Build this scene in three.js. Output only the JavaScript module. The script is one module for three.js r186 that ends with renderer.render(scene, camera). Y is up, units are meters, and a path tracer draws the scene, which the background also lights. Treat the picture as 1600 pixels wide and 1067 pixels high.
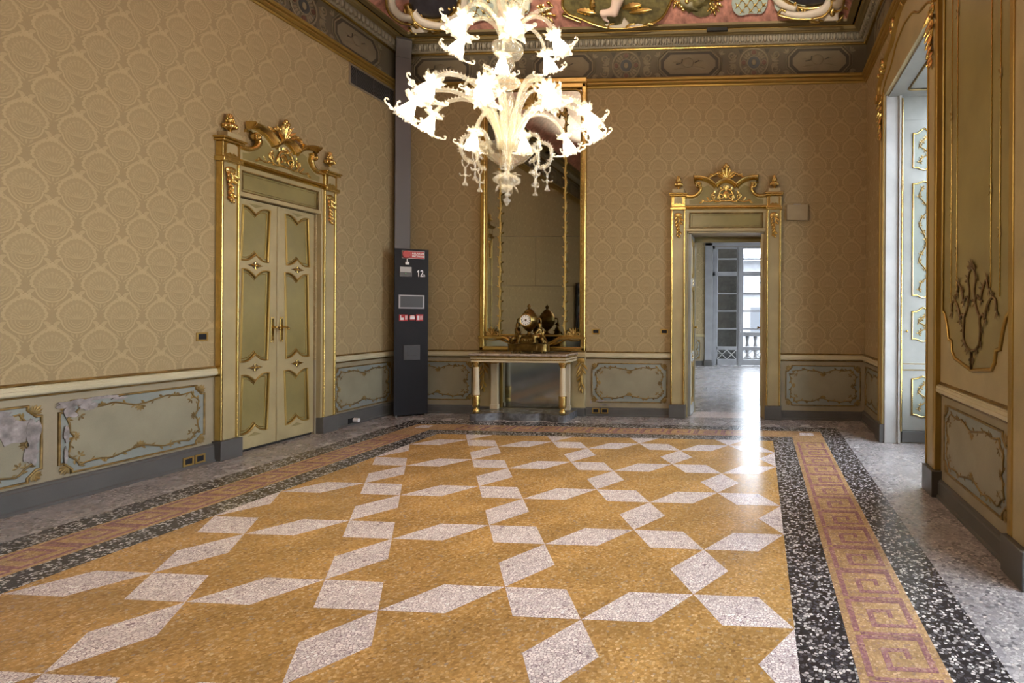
import * as THREE from 'three';
import { mergeGeometries } from 'three/addons/utils/BufferGeometryUtils.js';
import { RoundedBoxGeometry } from 'three/addons/geometries/RoundedBoxGeometry.js';
import { TextGeometry } from 'three/addons/geometries/TextGeometry.js';
import { FontLoader } from 'three/addons/loaders/FontLoader.js';
import { MarchingCubes } from 'three/addons/objects/MarchingCubes.js';

// ---------------------------------------------------------------- camera, sky, exposure
const scene = new THREE.Scene();
const W = 1600, H = 1067, FOCAL = 909, EYE = 1.507;
const camera = new THREE.PerspectiveCamera(2 * Math.atan(H / 2 / FOCAL) * 180 / Math.PI, W / H, 0.05, 200);
camera.position.set(0, EYE, 0);
camera.rotation.order = 'YXZ';
camera.rotation.set(0, 0.0705, 0.006);
camera.setViewOffset(W, H, 800 - 1121.3, 533.5 - 493.7, W, H);   // shifted lens
camera.updateProjectionMatrix();

const renderer = new THREE.WebGLRenderer({ antialias: true });
renderer.toneMapping = THREE.LinearToneMapping;
renderer.toneMappingExposure = 1.14;
renderer.shadowMap.enabled = true;

const SKY = 15.0;                                   // bright overcast sky outside the windows
scene.background = new THREE.Color().setRGB(0.84 * SKY, 0.92 * SKY, 1.04 * SKY);
const BULB = 0.88;                                  // candela of each chandelier bulb
const SPOT = 260;                                    // candela of each cornice uplight
const BULB_COLOR = [1.0, 0.83, 0.60];

// ---------------------------------------------------------------- room measures (metres)
const XL = -5.533, XR = 1.536, ZB = -8.579, ZR = 0.5, S = 0.35;
const RAIL = 0.945, CORN = 4.95, TOP = 5.66;
const lx = (X) => (X - 0.982) * S, lz = (Z) => (Z - 8.947) * S;   // floor lattice to metres

// ---------------------------------------------------------------- small helpers
let seedv = 7;
const rnd = () => { seedv = (seedv * 1664525 + 1013904223) >>> 0; return seedv / 4294967296; };
const rr = (a, b) => a + (b - a) * rnd();
const lerp = (a, b, t) => a + (b - a) * t;
const V3 = (x, y, z) => new THREE.Vector3(x, y, z);
const taken = new Map();
function numbered(name) { const n = taken.get(name) ?? 0; taken.set(name, n + 1); return n ? `${name}_${String(n).padStart(3, '0')}` : name; }
function tag(o, label, category, { group, kind } = {}) {
  o.userData.label = label; o.userData.category = category;
  if (group) o.userData.group = group;
  if (kind) o.userData.kind = kind;
  return o;
}
function shadows(m) { m.castShadow = true; m.receiveShadow = true; return m; }
function thing(name, label, category, pos = [0, 0, 0], turn = 0, opt = {}) {
  const o = new THREE.Group(); o.name = numbered(name); o.position.set(...pos); o.rotation.y = turn; scene.add(o);
  return tag(o, label, category, opt);
}
// planar uv in metres on every triangle
function metric(g) {
  g = g.index ? g.toNonIndexed() : g;
  if (!g.attributes.normal) g.computeVertexNormals();
  const p = g.attributes.position, n = p.count, uv = new Float32Array(n * 2), a = V3(), b = V3(), c = V3();
  for (let i = 0; i < n; i += 3) {
    a.fromBufferAttribute(p, i); b.fromBufferAttribute(p, i + 1).sub(a); c.fromBufferAttribute(p, i + 2).sub(a); b.cross(c);
    const x = Math.abs(b.x), y = Math.abs(b.y), z = Math.abs(b.z);
    for (let k = i; k < i + 3; k++) {
      const X = p.getX(k), Y = p.getY(k), Z = p.getZ(k);
      if (z >= x && z >= y) { uv[2 * k] = X; uv[2 * k + 1] = Y; } else if (x >= y) { uv[2 * k] = Z; uv[2 * k + 1] = Y; } else { uv[2 * k] = X; uv[2 * k + 1] = Z; }
    }
  }
  g.setAttribute('uv', new THREE.BufferAttribute(uv, 2));
  for (const k of Object.keys(g.attributes)) if (!['position', 'normal', 'uv'].includes(k)) g.deleteAttribute(k);
  return g;
}
const join = (list) => (list = [list].flat(9).filter(Boolean).map(metric), list.length === 1 ? list[0] : mergeGeometries(list));
function part(name, geos, mat, parent, extra) {
  const m = shadows(new THREE.Mesh(join(geos), mat)); m.name = name; parent.add(m);
  if (extra) Object.assign(m.userData, extra);
  return m;
}
function solo(name, geos, mat, label, category, opt) {
  const m = part(numbered(name), geos, mat, scene); return tag(m, label, category, opt);
}
const box = (x0, x1, y0, y1, z0, z1) => new THREE.BoxGeometry(x1 - x0, y1 - y0, z1 - z0).translate((x0 + x1) / 2, (y0 + y1) / 2, (z0 + z1) / 2);
const rbox = (x0, x1, y0, y1, z0, z1, r = 0.006) => new RoundedBoxGeometry(x1 - x0, y1 - y0, z1 - z0, 2, Math.min(r, (x1 - x0) / 2.1, (y1 - y0) / 2.1, (z1 - z0) / 2.1)).translate((x0 + x1) / 2, (y0 + y1) / 2, (z0 + z1) / 2);
const at = (g, x = 0, y = 0, z = 0, rz = 0, s = 1) => { g.scale(s, s, s); if (rz) g.rotateZ(rz); return g.translate(x, y, z); };
const lathe = (pts, seg = 20) => new THREE.LatheGeometry(pts.map(([r, y]) => new THREE.Vector2(r, y)), seg);
const blob = (x, y, z, rx, ry, rz, d = 1) => new THREE.IcosahedronGeometry(1, d).scale(rx, ry, rz).translate(x, y, z);
// prism of a closed (z,y) profile along u
function moulding(profile, u0, u1) {
  const s = new THREE.Shape(profile.map(([z, y]) => new THREE.Vector2(-z, y)));
  return new THREE.ExtrudeGeometry(s, { depth: u1 - u0, bevelEnabled: false }).rotateY(Math.PI / 2).translate(u0, 0, 0);
}
// plane shape pushed out by d
const plate = (pts, d, z0 = 0, holes = []) => {
  const s = pts.isShape ? pts : new THREE.Shape(pts.map(([x, y]) => new THREE.Vector2(x, y)));
  for (const h of holes) s.holes.push(new THREE.Path(h.map(([x, y]) => new THREE.Vector2(x, y))));
  return new THREE.ExtrudeGeometry(s, { depth: d, bevelEnabled: false, curveSegments: 10 }).translate(0, 0, z0);
};
function smooth2(pts, n = 40, closed = false) {
  return new THREE.CatmullRomCurve3(pts.map(([x, y, z = 0]) => V3(x, y, z)), closed, 'centripetal').getPoints(n).map((p) => [p.x, p.y, p.z]);
}
// sweep of a profile [n, z] along a path in the xy plane
function sweep(path, profile, closed = false, scale = null) {
  const n = path.length, m = profile.length, pos = [], idx = [];
  for (let i = 0; i < n; i++) {
    const a = path[closed ? (i - 1 + n) % n : Math.max(0, i - 1)], b = path[closed ? (i + 1) % n : Math.min(n - 1, i + 1)], p = path[i];
    const t1 = [p[0] - a[0], p[1] - a[1]], t2 = [b[0] - p[0], b[1] - p[1]], l1 = Math.hypot(...t1) || 1, l2 = Math.hypot(...t2) || 1;
    let tx = t1[0] / l1 * (l1 > 1e-9) + t2[0] / l2, ty = t1[1] / l1 * (l1 > 1e-9) + t2[1] / l2; const l = Math.hypot(tx, ty) || 1; tx /= l; ty /= l;
    const dot = (t1[0] * t2[0] + t1[1] * t2[1]) / (l1 * l2), k = (scale ? scale(i / (n - 1)) : 1), mit = Math.min(2, 1 / Math.sqrt(Math.max(0.3, (1 + Math.max(-1, Math.min(1, dot))) / 2)));
    for (const [o, z] of profile) pos.push(p[0] - ty * o * k * mit, p[1] + tx * o * k * mit, (p[2] ?? 0) + z * k);
  }
  const rows = closed ? n : n - 1;
  for (let i = 0; i < rows; i++) for (let j = 0; j < m; j++) {
    const a = i * m + j, b = i * m + (j + 1) % m, c = ((i + 1) % n) * m + j, d = ((i + 1) % n) * m + (j + 1) % m;
    idx.push(a, b, d, a, d, c);
  }
  if (!closed) for (let j = 1; j < m - 1; j++) { idx.push(0, j + 1, j); const e = (n - 1) * m; idx.push(e, e + j, e + j + 1); }
  const g = new THREE.BufferGeometry(); g.setAttribute('position', new THREE.Float32BufferAttribute(pos, 3)); g.setIndex(idx); g.computeVertexNormals();
  return g;
}
const roundProfile = (r, flat = 1, n = 6) => Array.from({ length: n }, (_, i) => { const a = -i / n * Math.PI * 2; return [Math.cos(a) * r, Math.sin(a) * r * flat]; });
const line = (pts, r, { n = 30, flat = 1, closed = false, taper = null, rs = 6 } = {}) => sweep(smooth2(pts, n, closed).slice(0, closed ? -1 : undefined), roundProfile(r, flat, rs), closed, taper);
const spiral = (cx, cy, r0, r1, a0, turns, n = 22, z = 0) => Array.from({ length: n + 1 }, (_, i) => { const t = i / n, a = a0 + turns * Math.PI * 2 * t, r = lerp(r0, r1, t); return [cx + Math.cos(a) * r, cy + Math.sin(a) * r, z]; });
// a raised lobed leaf growing along +x
function leaf(len, w, { lobes = 3, th = 0.25, curl = 0.1, both = false, nu = 12, nv = 6 } = {}) {
  const pos = [], idx = [];
  const sheet = (sg) => {
    const base = pos.length / 3;
    for (let i = 0; i <= nu; i++) for (let j = 0; j <= nv; j++) {
      const u = i / nu, v = j / nv * 2 - 1, hw = Math.pow(Math.sin(Math.PI * Math.min(0.999, 0.06 + u * 0.94)), 0.7) * (1 - 0.32 * Math.abs(Math.sin(lobes * Math.PI * u)));
      const rib = 1 - 0.4 * Math.pow(Math.abs(Math.sin(v * 2.4)), 2);
      pos.push(len * u, w * hw * v, sg * (w * th * (1 - v * v) * rib * (0.35 + Math.sin(Math.PI * u))) + len * curl * u * u);
    }
    for (let i = 0; i < nu; i++) for (let j = 0; j < nv; j++) { const a = base + i * (nv + 1) + j, b = a + nv + 1; sg > 0 ? idx.push(a, b, a + 1, b, b + 1, a + 1) : idx.push(a, a + 1, b, b, a + 1, b + 1); }
  };
  sheet(1); if (both) sheet(-1);
  const g = new THREE.BufferGeometry(); g.setAttribute('position', new THREE.Float32BufferAttribute(pos, 3)); g.setIndex(idx); g.computeVertexNormals(); return g;
}
const leafAt = (x, y, ang, len, w, z = 0.01, o) => at(leaf(len, w, o), x, y, z, ang);
// marching-cubes figure from tapered capsules
function figure(bones, cell, k = 0.012) {
  let lo = [9, 9, 9], hi = [-9, -9, -9];
  for (const b of bones) for (const o of [0, 4]) for (let c = 0; c < 3; c++) { lo[c] = Math.min(lo[c], b[o + c] - b[o + 3] * 1.3 - 0.01); hi[c] = Math.max(hi[c], b[o + c] + b[o + 3] * 1.3 + 0.01); }
  const size = Math.max(hi[0] - lo[0], hi[1] - lo[1], hi[2] - lo[2]), mid = [0, 1, 2].map((c) => (lo[c] + hi[c]) / 2), res = Math.min(72, Math.ceil(size / cell) + 4);
  const mc = new MarchingCubes(res, new THREE.MeshStandardMaterial(), false, false, 120000); mc.isolation = 0;
  const half = size / 2 * 1.1;
  for (let z = 0; z < res; z++) for (let y = 0; y < res; y++) for (let x = 0; x < res; x++) {
    const P = [mid[0] + (x / res * 2 - 1) * half, mid[1] + (y / res * 2 - 1) * half, mid[2] + (z / res * 2 - 1) * half]; let d = 1;
    for (const [ax, ay, az, ra, bx, by, bz, rb] of bones) {
      const ux = bx - ax, uy = by - ay, uz = bz - az, l = ux * ux + uy * uy + uz * uz || 1e-9, t = Math.max(0, Math.min(1, ((P[0] - ax) * ux + (P[1] - ay) * uy + (P[2] - az) * uz) / l));
      const e = Math.hypot(P[0] - ax - ux * t, P[1] - ay - uy * t, P[2] - az - uz * t) - lerp(ra, rb, t), h = Math.max(0, k - Math.abs(d - e)) / k;
      d = Math.min(d, e) - h * h * k / 4;
    }
    mc.field[x + y * res + z * res * res] = -d;
  }
  mc.update();
  const g = new THREE.BufferGeometry(), n = mc.count;
  g.setAttribute('position', new THREE.Float32BufferAttribute(mc.positionArray.slice(0, n * 3), 3)); g.setAttribute('normal', new THREE.Float32BufferAttribute(mc.normalArray.slice(0, n * 3), 3));
  g.scale(half, half, half).translate(...mid); return g;
}

// ---------------------------------------------------------------- textures
function dataTex(w, h, fn, srgb = false) {
  const d = new Uint8Array(w * h * 4);
  for (let y = 0, o = 0; y < h; y++) for (let x = 0; x < w; x++, o += 4) { const c = fn(x, y); d[o] = c[0]; d[o + 1] = c[1]; d[o + 2] = c[2]; d[o + 3] = 255; }
  const t = new THREE.DataTexture(d, w, h); t.wrapS = t.wrapT = THREE.RepeatWrapping; t.magFilter = THREE.LinearFilter; t.minFilter = THREE.LinearMipmapLinearFilter; if (srgb) t.colorSpace = THREE.SRGBColorSpace; t.needsUpdate = true; return t;
}
const hash = (x, y, s) => { let h = (x * 374761393 + y * 668265263 + s * 1442695041) | 0; h = Math.imul(h ^ (h >>> 13), 1274126177); return ((h ^ (h >>> 16)) >>> 0) / 4294967296; };
function vnoise(x, y, per, s) { // tileable value noise
  const ix = Math.floor(x), iy = Math.floor(y), fx = x - ix, fy = y - iy, u = fx * fx * (3 - 2 * fx), v = fy * fy * (3 - 2 * fy), q = (a, b) => hash(((a % per) + per) % per, ((b % per) + per) % per, s);
  return lerp(lerp(q(ix, iy), q(ix + 1, iy), u), lerp(q(ix, iy + 1), q(ix + 1, iy + 1), u), v);
}
const fbm = (x, y, per, s) => 0.5 * vnoise(x, y, per, s) + 0.27 * vnoise(x * 2, y * 2, per * 2, s + 1) + 0.15 * vnoise(x * 4, y * 4, per * 4, s + 2) + 0.08 * vnoise(x * 8, y * 8, per * 8, s + 3);
// crushed-stone terrazzo: chips from a jittered-grid Voronoi; palette entries [r,g,b,weight] in sRGB bytes
function terrazzo(n, cells, palette, gap, gapW, blot, seed, size = 1024) {
  const tot = palette.reduce((a, p) => a + p[3], 0), pick = (r) => { r *= tot; for (const p of palette) { if ((r -= p[3]) <= 0) return p; } return palette[0]; };
  const t = dataTex(size, size, (x, y) => {
    const fx = x / size * cells, fy = y / size * cells, ix = Math.floor(fx), iy = Math.floor(fy); let d1 = 9, d2 = 9, bx = 0, by = 0;
    for (let j = -1; j <= 1; j++) for (let i = -1; i <= 1; i++) {
      const cx = ix + i, cy = iy + j, hx = ((cx % cells) + cells) % cells, hy = ((cy % cells) + cells) % cells;
      const d = Math.hypot(cx + hash(hx, hy, seed) - fx, cy + hash(hx, hy, seed + 9) - fy);
      if (d < d1) { d2 = d1; d1 = d; bx = hx; by = hy; } else if (d < d2) d2 = d;
    }
    const p = pick(hash(bx, by, seed + 31)), k = 0.92 + 0.16 * hash(bx, by, seed + 77), w = gapW * (0.5 + hash(bx, by, seed + 5)), e = Math.max(0, Math.min(1, (d2 - d1 - w) / 0.1));
    const bl = 1 + blot * (fbm(x / size * 5, y / size * 5, 5, seed + 50) - 0.5);
    return [0, 1, 2].map((c) => Math.max(0, Math.min(255, lerp(gap[c], p[c] * k, e) * bl)));
  }, true);
  t.repeat.set(1 / n, 1 / n); return t;
}
const T = {
  dark: terrazzo(0.9, 48, [[50, 48, 52, 34], [82, 80, 82, 24], [214, 210, 204, 22], [158, 154, 150, 20]], [44, 42, 46], 0.13, 0.2, 11),
  white: terrazzo(0.9, 56, [[242, 234, 230, 50], [230, 220, 216, 30], [214, 202, 202, 12]], [150, 132, 136], 0.06, 0.12, 23),
  tan: terrazzo(1.3, 92, [[188, 150, 92, 40], [176, 138, 80, 30], [200, 166, 116, 18], [160, 124, 74, 10], [204, 178, 136, 3], [170, 148, 124, 3]], [166, 129, 76], 0.05, 0.30, 37),
  grey: terrazzo(1.1, 60, [[160, 156, 156, 40], [140, 136, 138, 30], [182, 178, 176, 18], [104, 102, 104, 8], [200, 192, 186, 5]], [132, 128, 128], 0.05, 0.22, 41),
  pink: terrazzo(1.1, 80, [[186, 153, 110, 40], [174, 141, 100, 30], [198, 166, 130, 20], [160, 130, 110, 10]], [158, 126, 92], 0.05, 0.25, 53),
  mauve: terrazzo(0.7, 56, [[132, 92, 100, 40], [148, 106, 112, 30], [168, 132, 126, 18]], [156, 118, 98], 0.08, 0.25, 59),
};
const roughFloor = dataTex(256, 256, (x, y) => { const v = 150 + 24 * (fbm(x / 256 * 8, y / 256 * 8, 8, 3) - 0.5); return [v, v, v]; }); roughFloor.repeat.set(1 / 1.7, 1 / 1.7);
const grain = dataTex(512, 512, (x, y) => { const v = 255 * (0.84 + 0.16 * fbm(x / 512 * 6, y / 512 * 6, 6, 71) + 0.05 * (hash(x, y, 5) - 0.5)); return [v, v, v]; }, true); grain.repeat.set(1 / 1.4, 1 / 1.4);
const bumpy = dataTex(256, 256, (x, y) => { const v = 255 * fbm(x / 256 * 24, y / 256 * 24, 24, 91); return [v, v, v]; }); bumpy.repeat.set(1 / 0.5, 1 / 0.5);
const streaky = dataTex(256, 256, (x, y) => { const v = 255 * (0.45 + 0.55 * fbm(x / 256 * 10, y / 256 * 10, 10, 19)); return [v, v, v]; }, true); streaky.repeat.set(1 / 0.6, 1 / 0.6);

// silk damask: one ogee repeat 0.335 x 0.495 m drawn as a mask
const damaskMask = (() => {
  const w = 512, h = 757, c = document.createElement('canvas'); c.width = w; c.height = h; const g = c.getContext('2d');
  g.fillStyle = '#383838'; g.fillRect(0, 0, w, h);
  const motif = (cx, cy) => {
    g.save(); g.translate(cx, cy); g.lineCap = 'round';
    const egg = (k, sc0) => { g.beginPath(); for (let i = 0; i <= 180; i++) { const a = i / 180 * Math.PI * 2 - Math.PI / 2, sc = 1 + sc0 * Math.cos(i / 180 * Math.PI * 52), y = Math.sin(a), x = Math.cos(a) * (y < 0 ? 1 - 0.20 * y * y : 1 - 0.25 * y * y); g.lineTo(x * 216 * k * sc, (y < 0 ? y * 226 : y * 120) * k * sc + 10); } g.closePath(); };
    g.fillStyle = '#d2d2d2'; egg(1, 0.03); g.fill(); g.fillStyle = '#5c5c5c'; egg(0.86, 0.035); g.fill();
    g.fillStyle = '#8e8e8e';
    for (let i = -6; i <= 6; i++) { g.save(); g.translate(0, 70); g.rotate(i * 0.24); g.beginPath(); g.ellipse(0, -130 - 34 * Math.cos(i * 0.34), 9, 52, 0, 0, 7); g.fill(); g.restore(); }
    g.fillStyle = '#b0b0b0';
    for (let i = -5; i <= 5; i++) { g.save(); g.translate(0, 70); g.rotate(i * 0.25); for (const q of [-9, 9]) { g.beginPath(); g.arc(q, -196 + Math.abs(i) * 13, 8, 0, 7); g.fill(); } g.restore(); }
    g.fillStyle = '#a2a2a2';
    for (let i = -4; i <= 4; i++) { g.save(); g.translate(0, 88); g.rotate(i * 0.33); g.beginPath(); g.ellipse(0, -62, 8, 40, 0, 0, 7); g.fill(); g.restore(); }
    g.fillStyle = '#4a4a4a'; g.beginPath(); g.arc(0, 62, 168, -0.02, Math.PI + 0.02); g.fill();
    g.strokeStyle = '#cfcfcf'; g.lineWidth = 16; g.beginPath(); g.arc(0, 62, 160, 0.06, Math.PI - 0.06); g.stroke();
    g.strokeStyle = '#868686'; g.lineWidth = 22; g.beginPath(); g.arc(0, 62, 126, 0.05, Math.PI - 0.05); g.stroke();
    g.strokeStyle = '#b4b4b4'; g.lineWidth = 9; g.beginPath(); g.arc(0, 62, 92, 0.05, Math.PI - 0.05); g.stroke();
    for (let i = 1; i < 8; i++) { const a = i / 8 * Math.PI; g.fillStyle = '#9c9c9c'; g.beginPath(); g.arc(Math.cos(a) * 62, 62 + Math.sin(a) * 62, 9, 0, 7); g.fill(); }
    g.fillStyle = '#dcdcdc'; g.fillRect(-50, -240, 100, 34); for (const x of [-40, 0, 40]) { g.beginPath(); g.arc(x, -242, 14, 0, 7); g.fill(); }
    for (const s of [-1, 1]) {
      g.fillStyle = '#b6b6b6'; g.beginPath(); g.moveTo(s * 168, 84); g.quadraticCurveTo(s * 232, 66, s * 246, 126); g.quadraticCurveTo(s * 196, 150, s * 168, 84); g.fill();
      g.strokeStyle = '#a8a8a8'; g.lineWidth = 13; g.beginPath(); g.moveTo(s * 214, 150); g.quadraticCurveTo(s * 128, 214, s * 20, 318); g.stroke();
      g.fillStyle = '#8a8a8a'; g.beginPath(); g.ellipse(s * 46, 250, 11, 30, s * 0.6, 0, 7); g.fill();
    }
    g.fillStyle = '#a0a0a0'; g.beginPath(); g.ellipse(0, 262, 10, 26, 0, 0, 7); g.fill();
    g.restore();
  };
  for (const [x, y] of [[w / 2, h / 2], [0, 0], [w, 0], [0, h], [w, h]]) motif(x, y);
  return { w, h, d: g.getImageData(0, 0, w, h).data };
})();
const dm = (x, y) => { const { w, h, d } = damaskMask; return (d[((h - 1 - y) * w + x) * 4] - 56) / 170; };
const damaskColor = dataTex(512, 757, (x, y) => { const m = dm(x, y), n = 0.94 + 0.12 * hash(x >> 1, y, 3), k = lerp(0.90, 1.03, m) * n; return [161 * k, 142 * k, 104 * k]; }, true);
const damaskRough = dataTex(512, 757, (x, y) => { const v = 255 * lerp(0.82, 0.58, dm(x, y)); return [v, v, v]; });
for (const t of [damaskColor, damaskRough]) t.repeat.set(1 / 0.335, 1 / 0.495);

// ---------------------------------------------------------------- materials
const std = (o) => new THREE.MeshStandardMaterial(o);
const lin = (r, g, b) => new THREE.Color().setRGB(r, g, b);
const M = {
  damask: std({ map: damaskColor, roughnessMap: damaskRough, roughness: 1 }),
  rail: std({ color: lin(0.60, 0.54, 0.36), map: grain, roughness: 0.4 }),
  cream: std({ color: lin(0.44, 0.362, 0.195), map: grain, roughness: 0.36 }),
  paint: std({ color: lin(0.335, 0.285, 0.19), map: grain, roughness: 0.55 }),
  olive: std({ color: lin(0.275, 0.228, 0.092), map: grain, roughness: 0.30 }),
  field: std({ color: lin(0.30, 0.275, 0.19), map: grain, roughness: 0.5 }),
  blue: std({ color: lin(0.27, 0.295, 0.27), map: grain, roughness: 0.5 }),
  base: std({ color: lin(0.108, 0.105, 0.10), map: grain, roughness: 0.4 }),
  stone: std({ color: lin(0.26, 0.27, 0.29), map: streaky, roughness: 0.25 }),
  gold: std({ color: lin(0.80, 0.59, 0.21), map: grain, metalness: 1, roughness: 0.27, bumpMap: bumpy, bumpScale: 0.002 }),
  oldgold: std({ color: lin(0.50, 0.34, 0.10), map: grain, metalness: 0.75, roughness: 0.42, bumpMap: bumpy, bumpScale: 0.002 }),
  gilt: std({ color: lin(0.42, 0.28, 0.09), map: streaky, metalness: 0.45, roughness: 0.45 }),
  bronze: std({ color: lin(0.38, 0.25, 0.08), map: streaky, metalness: 1, roughness: 0.34, bumpMap: bumpy, bumpScale: 0.001 }),
  white: std({ color: lin(0.46, 0.455, 0.435), map: grain, roughness: 0.4 }),
  shutter: std({ color: lin(0.26, 0.26, 0.235), map: grain, roughness: 0.4 }),
  shutterPanel: std({ color: lin(0.205, 0.23, 0.195), map: grain, roughness: 0.4 }),
  ivory: std({ color: lin(0.68, 0.58, 0.39), map: grain, roughness: 0.35 }),
  marble: std({ color: lin(0.66, 0.55, 0.47), map: streaky, roughness: 0.15 }),
  mirror: std({ color: lin(0.40, 0.40, 0.35), metalness: 1, roughness: 0.03 }),
  mirrorGrey: std({ color: lin(0.42, 0.46, 0.46), metalness: 1, roughness: 0.10 }),
  black: new THREE.MeshPhysicalMaterial({ color: lin(0.010, 0.011, 0.015), roughness: 0.55, specularIntensity: 0.5 }),
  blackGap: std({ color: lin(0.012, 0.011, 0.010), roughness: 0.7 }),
  charcoal: std({ color: lin(0.045, 0.047, 0.052), roughness: 0.35 }),
  red: std({ color: lin(0.42, 0.012, 0.02), roughness: 0.4 }),
  signWhite: std({ color: lin(0.75, 0.75, 0.76), roughness: 0.5 }),
  greyMetal: std({ color: lin(0.30, 0.30, 0.31), roughness: 0.4, metalness: 0.3 }),
  duct: std({ color: lin(0.105, 0.098, 0.098), roughness: 0.5 }),
  frieze: std({ color: lin(0.115, 0.096, 0.06), map: grain, roughness: 0.7 }),
  friezeLight: std({ color: lin(0.215, 0.178, 0.112), map: grain, roughness: 0.7 }),
  friezeDark: std({ color: lin(0.05, 0.042, 0.029), roughness: 0.7 }),
  friezeBlue: std({ color: lin(0.042, 0.046, 0.046), roughness: 0.5 }),
  friezeRed: std({ color: lin(0.095, 0.045, 0.028), roughness: 0.6 }),
  egg: std({ color: lin(0.33, 0.295, 0.225), map: grain, roughness: 0.6 }),
  corniceOlive: std({ color: lin(0.19, 0.14, 0.055), map: grain, roughness: 0.5 }),
  stucco: std({ color: lin(0.74, 0.34, 0.265), map: streaky, roughness: 0.6 }),
  stuccoWhite: std({ color: lin(0.66, 0.60, 0.52), map: grain, roughness: 0.5 }),
  stuccoGreen: std({ color: lin(0.20, 0.17, 0.06), map: streaky, roughness: 0.5 }),
  stuccoBlue: std({ color: lin(0.42, 0.50, 0.47), map: grain, roughness: 0.6 }),
  oval: std({ color: lin(0.035, 0.032, 0.045), map: streaky, roughness: 0.5 }),
  flesh: std({ color: lin(0.66, 0.52, 0.45), roughness: 0.5 }),
  plaster: std({ color: lin(0.55, 0.50, 0.49), map: streaky, roughness: 0.9, bumpMap: bumpy, bumpScale: 0.004 }),
  brass: std({ color: lin(0.60, 0.42, 0.14), metalness: 1, roughness: 0.22 }),
  facade: std({ color: lin(0.15, 0.15, 0.155), map: grain, roughness: 0.8 }),
  greyWood: std({ color: lin(0.30, 0.305, 0.315), map: grain, roughness: 0.45 }),
  street: std({ color: lin(0.22, 0.22, 0.22), roughness: 0.9 }),
  pierStone: std({ color: lin(0.05, 0.05, 0.05), map: streaky, roughness: 0.9 }),
  pane: new THREE.MeshPhysicalMaterial({ color: lin(0.97, 0.98, 0.98), transmission: 1, thickness: 0, roughness: 0, ior: 1.5 }),
  clear: new THREE.MeshPhysicalMaterial({ color: lin(0.96, 0.95, 0.90), transmission: 0.95, thickness: 0, roughness: 0.08, ior: 1.6 }),
  glass: new THREE.MeshPhysicalMaterial({ color: lin(0.97, 0.96, 0.91), transmission: 0.90, thickness: 0, roughness: 0.14, ior: 1.5 }),
  bell: new THREE.MeshPhysicalMaterial({ color: lin(0.98, 0.97, 0.93), transmission: 0.94, thickness: 0, roughness: 0.32 }),
  bulb: std({ color: lin(1, 0.9, 0.7), emissive: lin(1, 0.90, 0.72), emissiveIntensity: 9 }),
};
const floorMat = (map, r = 0.42) => std({ map, roughness: r, roughnessMap: roughFloor });
M.fDark = floorMat(T.dark); M.fWhite = floorMat(T.white); M.fTan = floorMat(T.tan); M.fGrey = floorMat(T.grey, 0.46); M.fPink = floorMat(T.pink); M.fMauve = floorMat(T.mauve);

// ================================================================ STRUCTURE
const structure = { kind: 'structure' };
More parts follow.
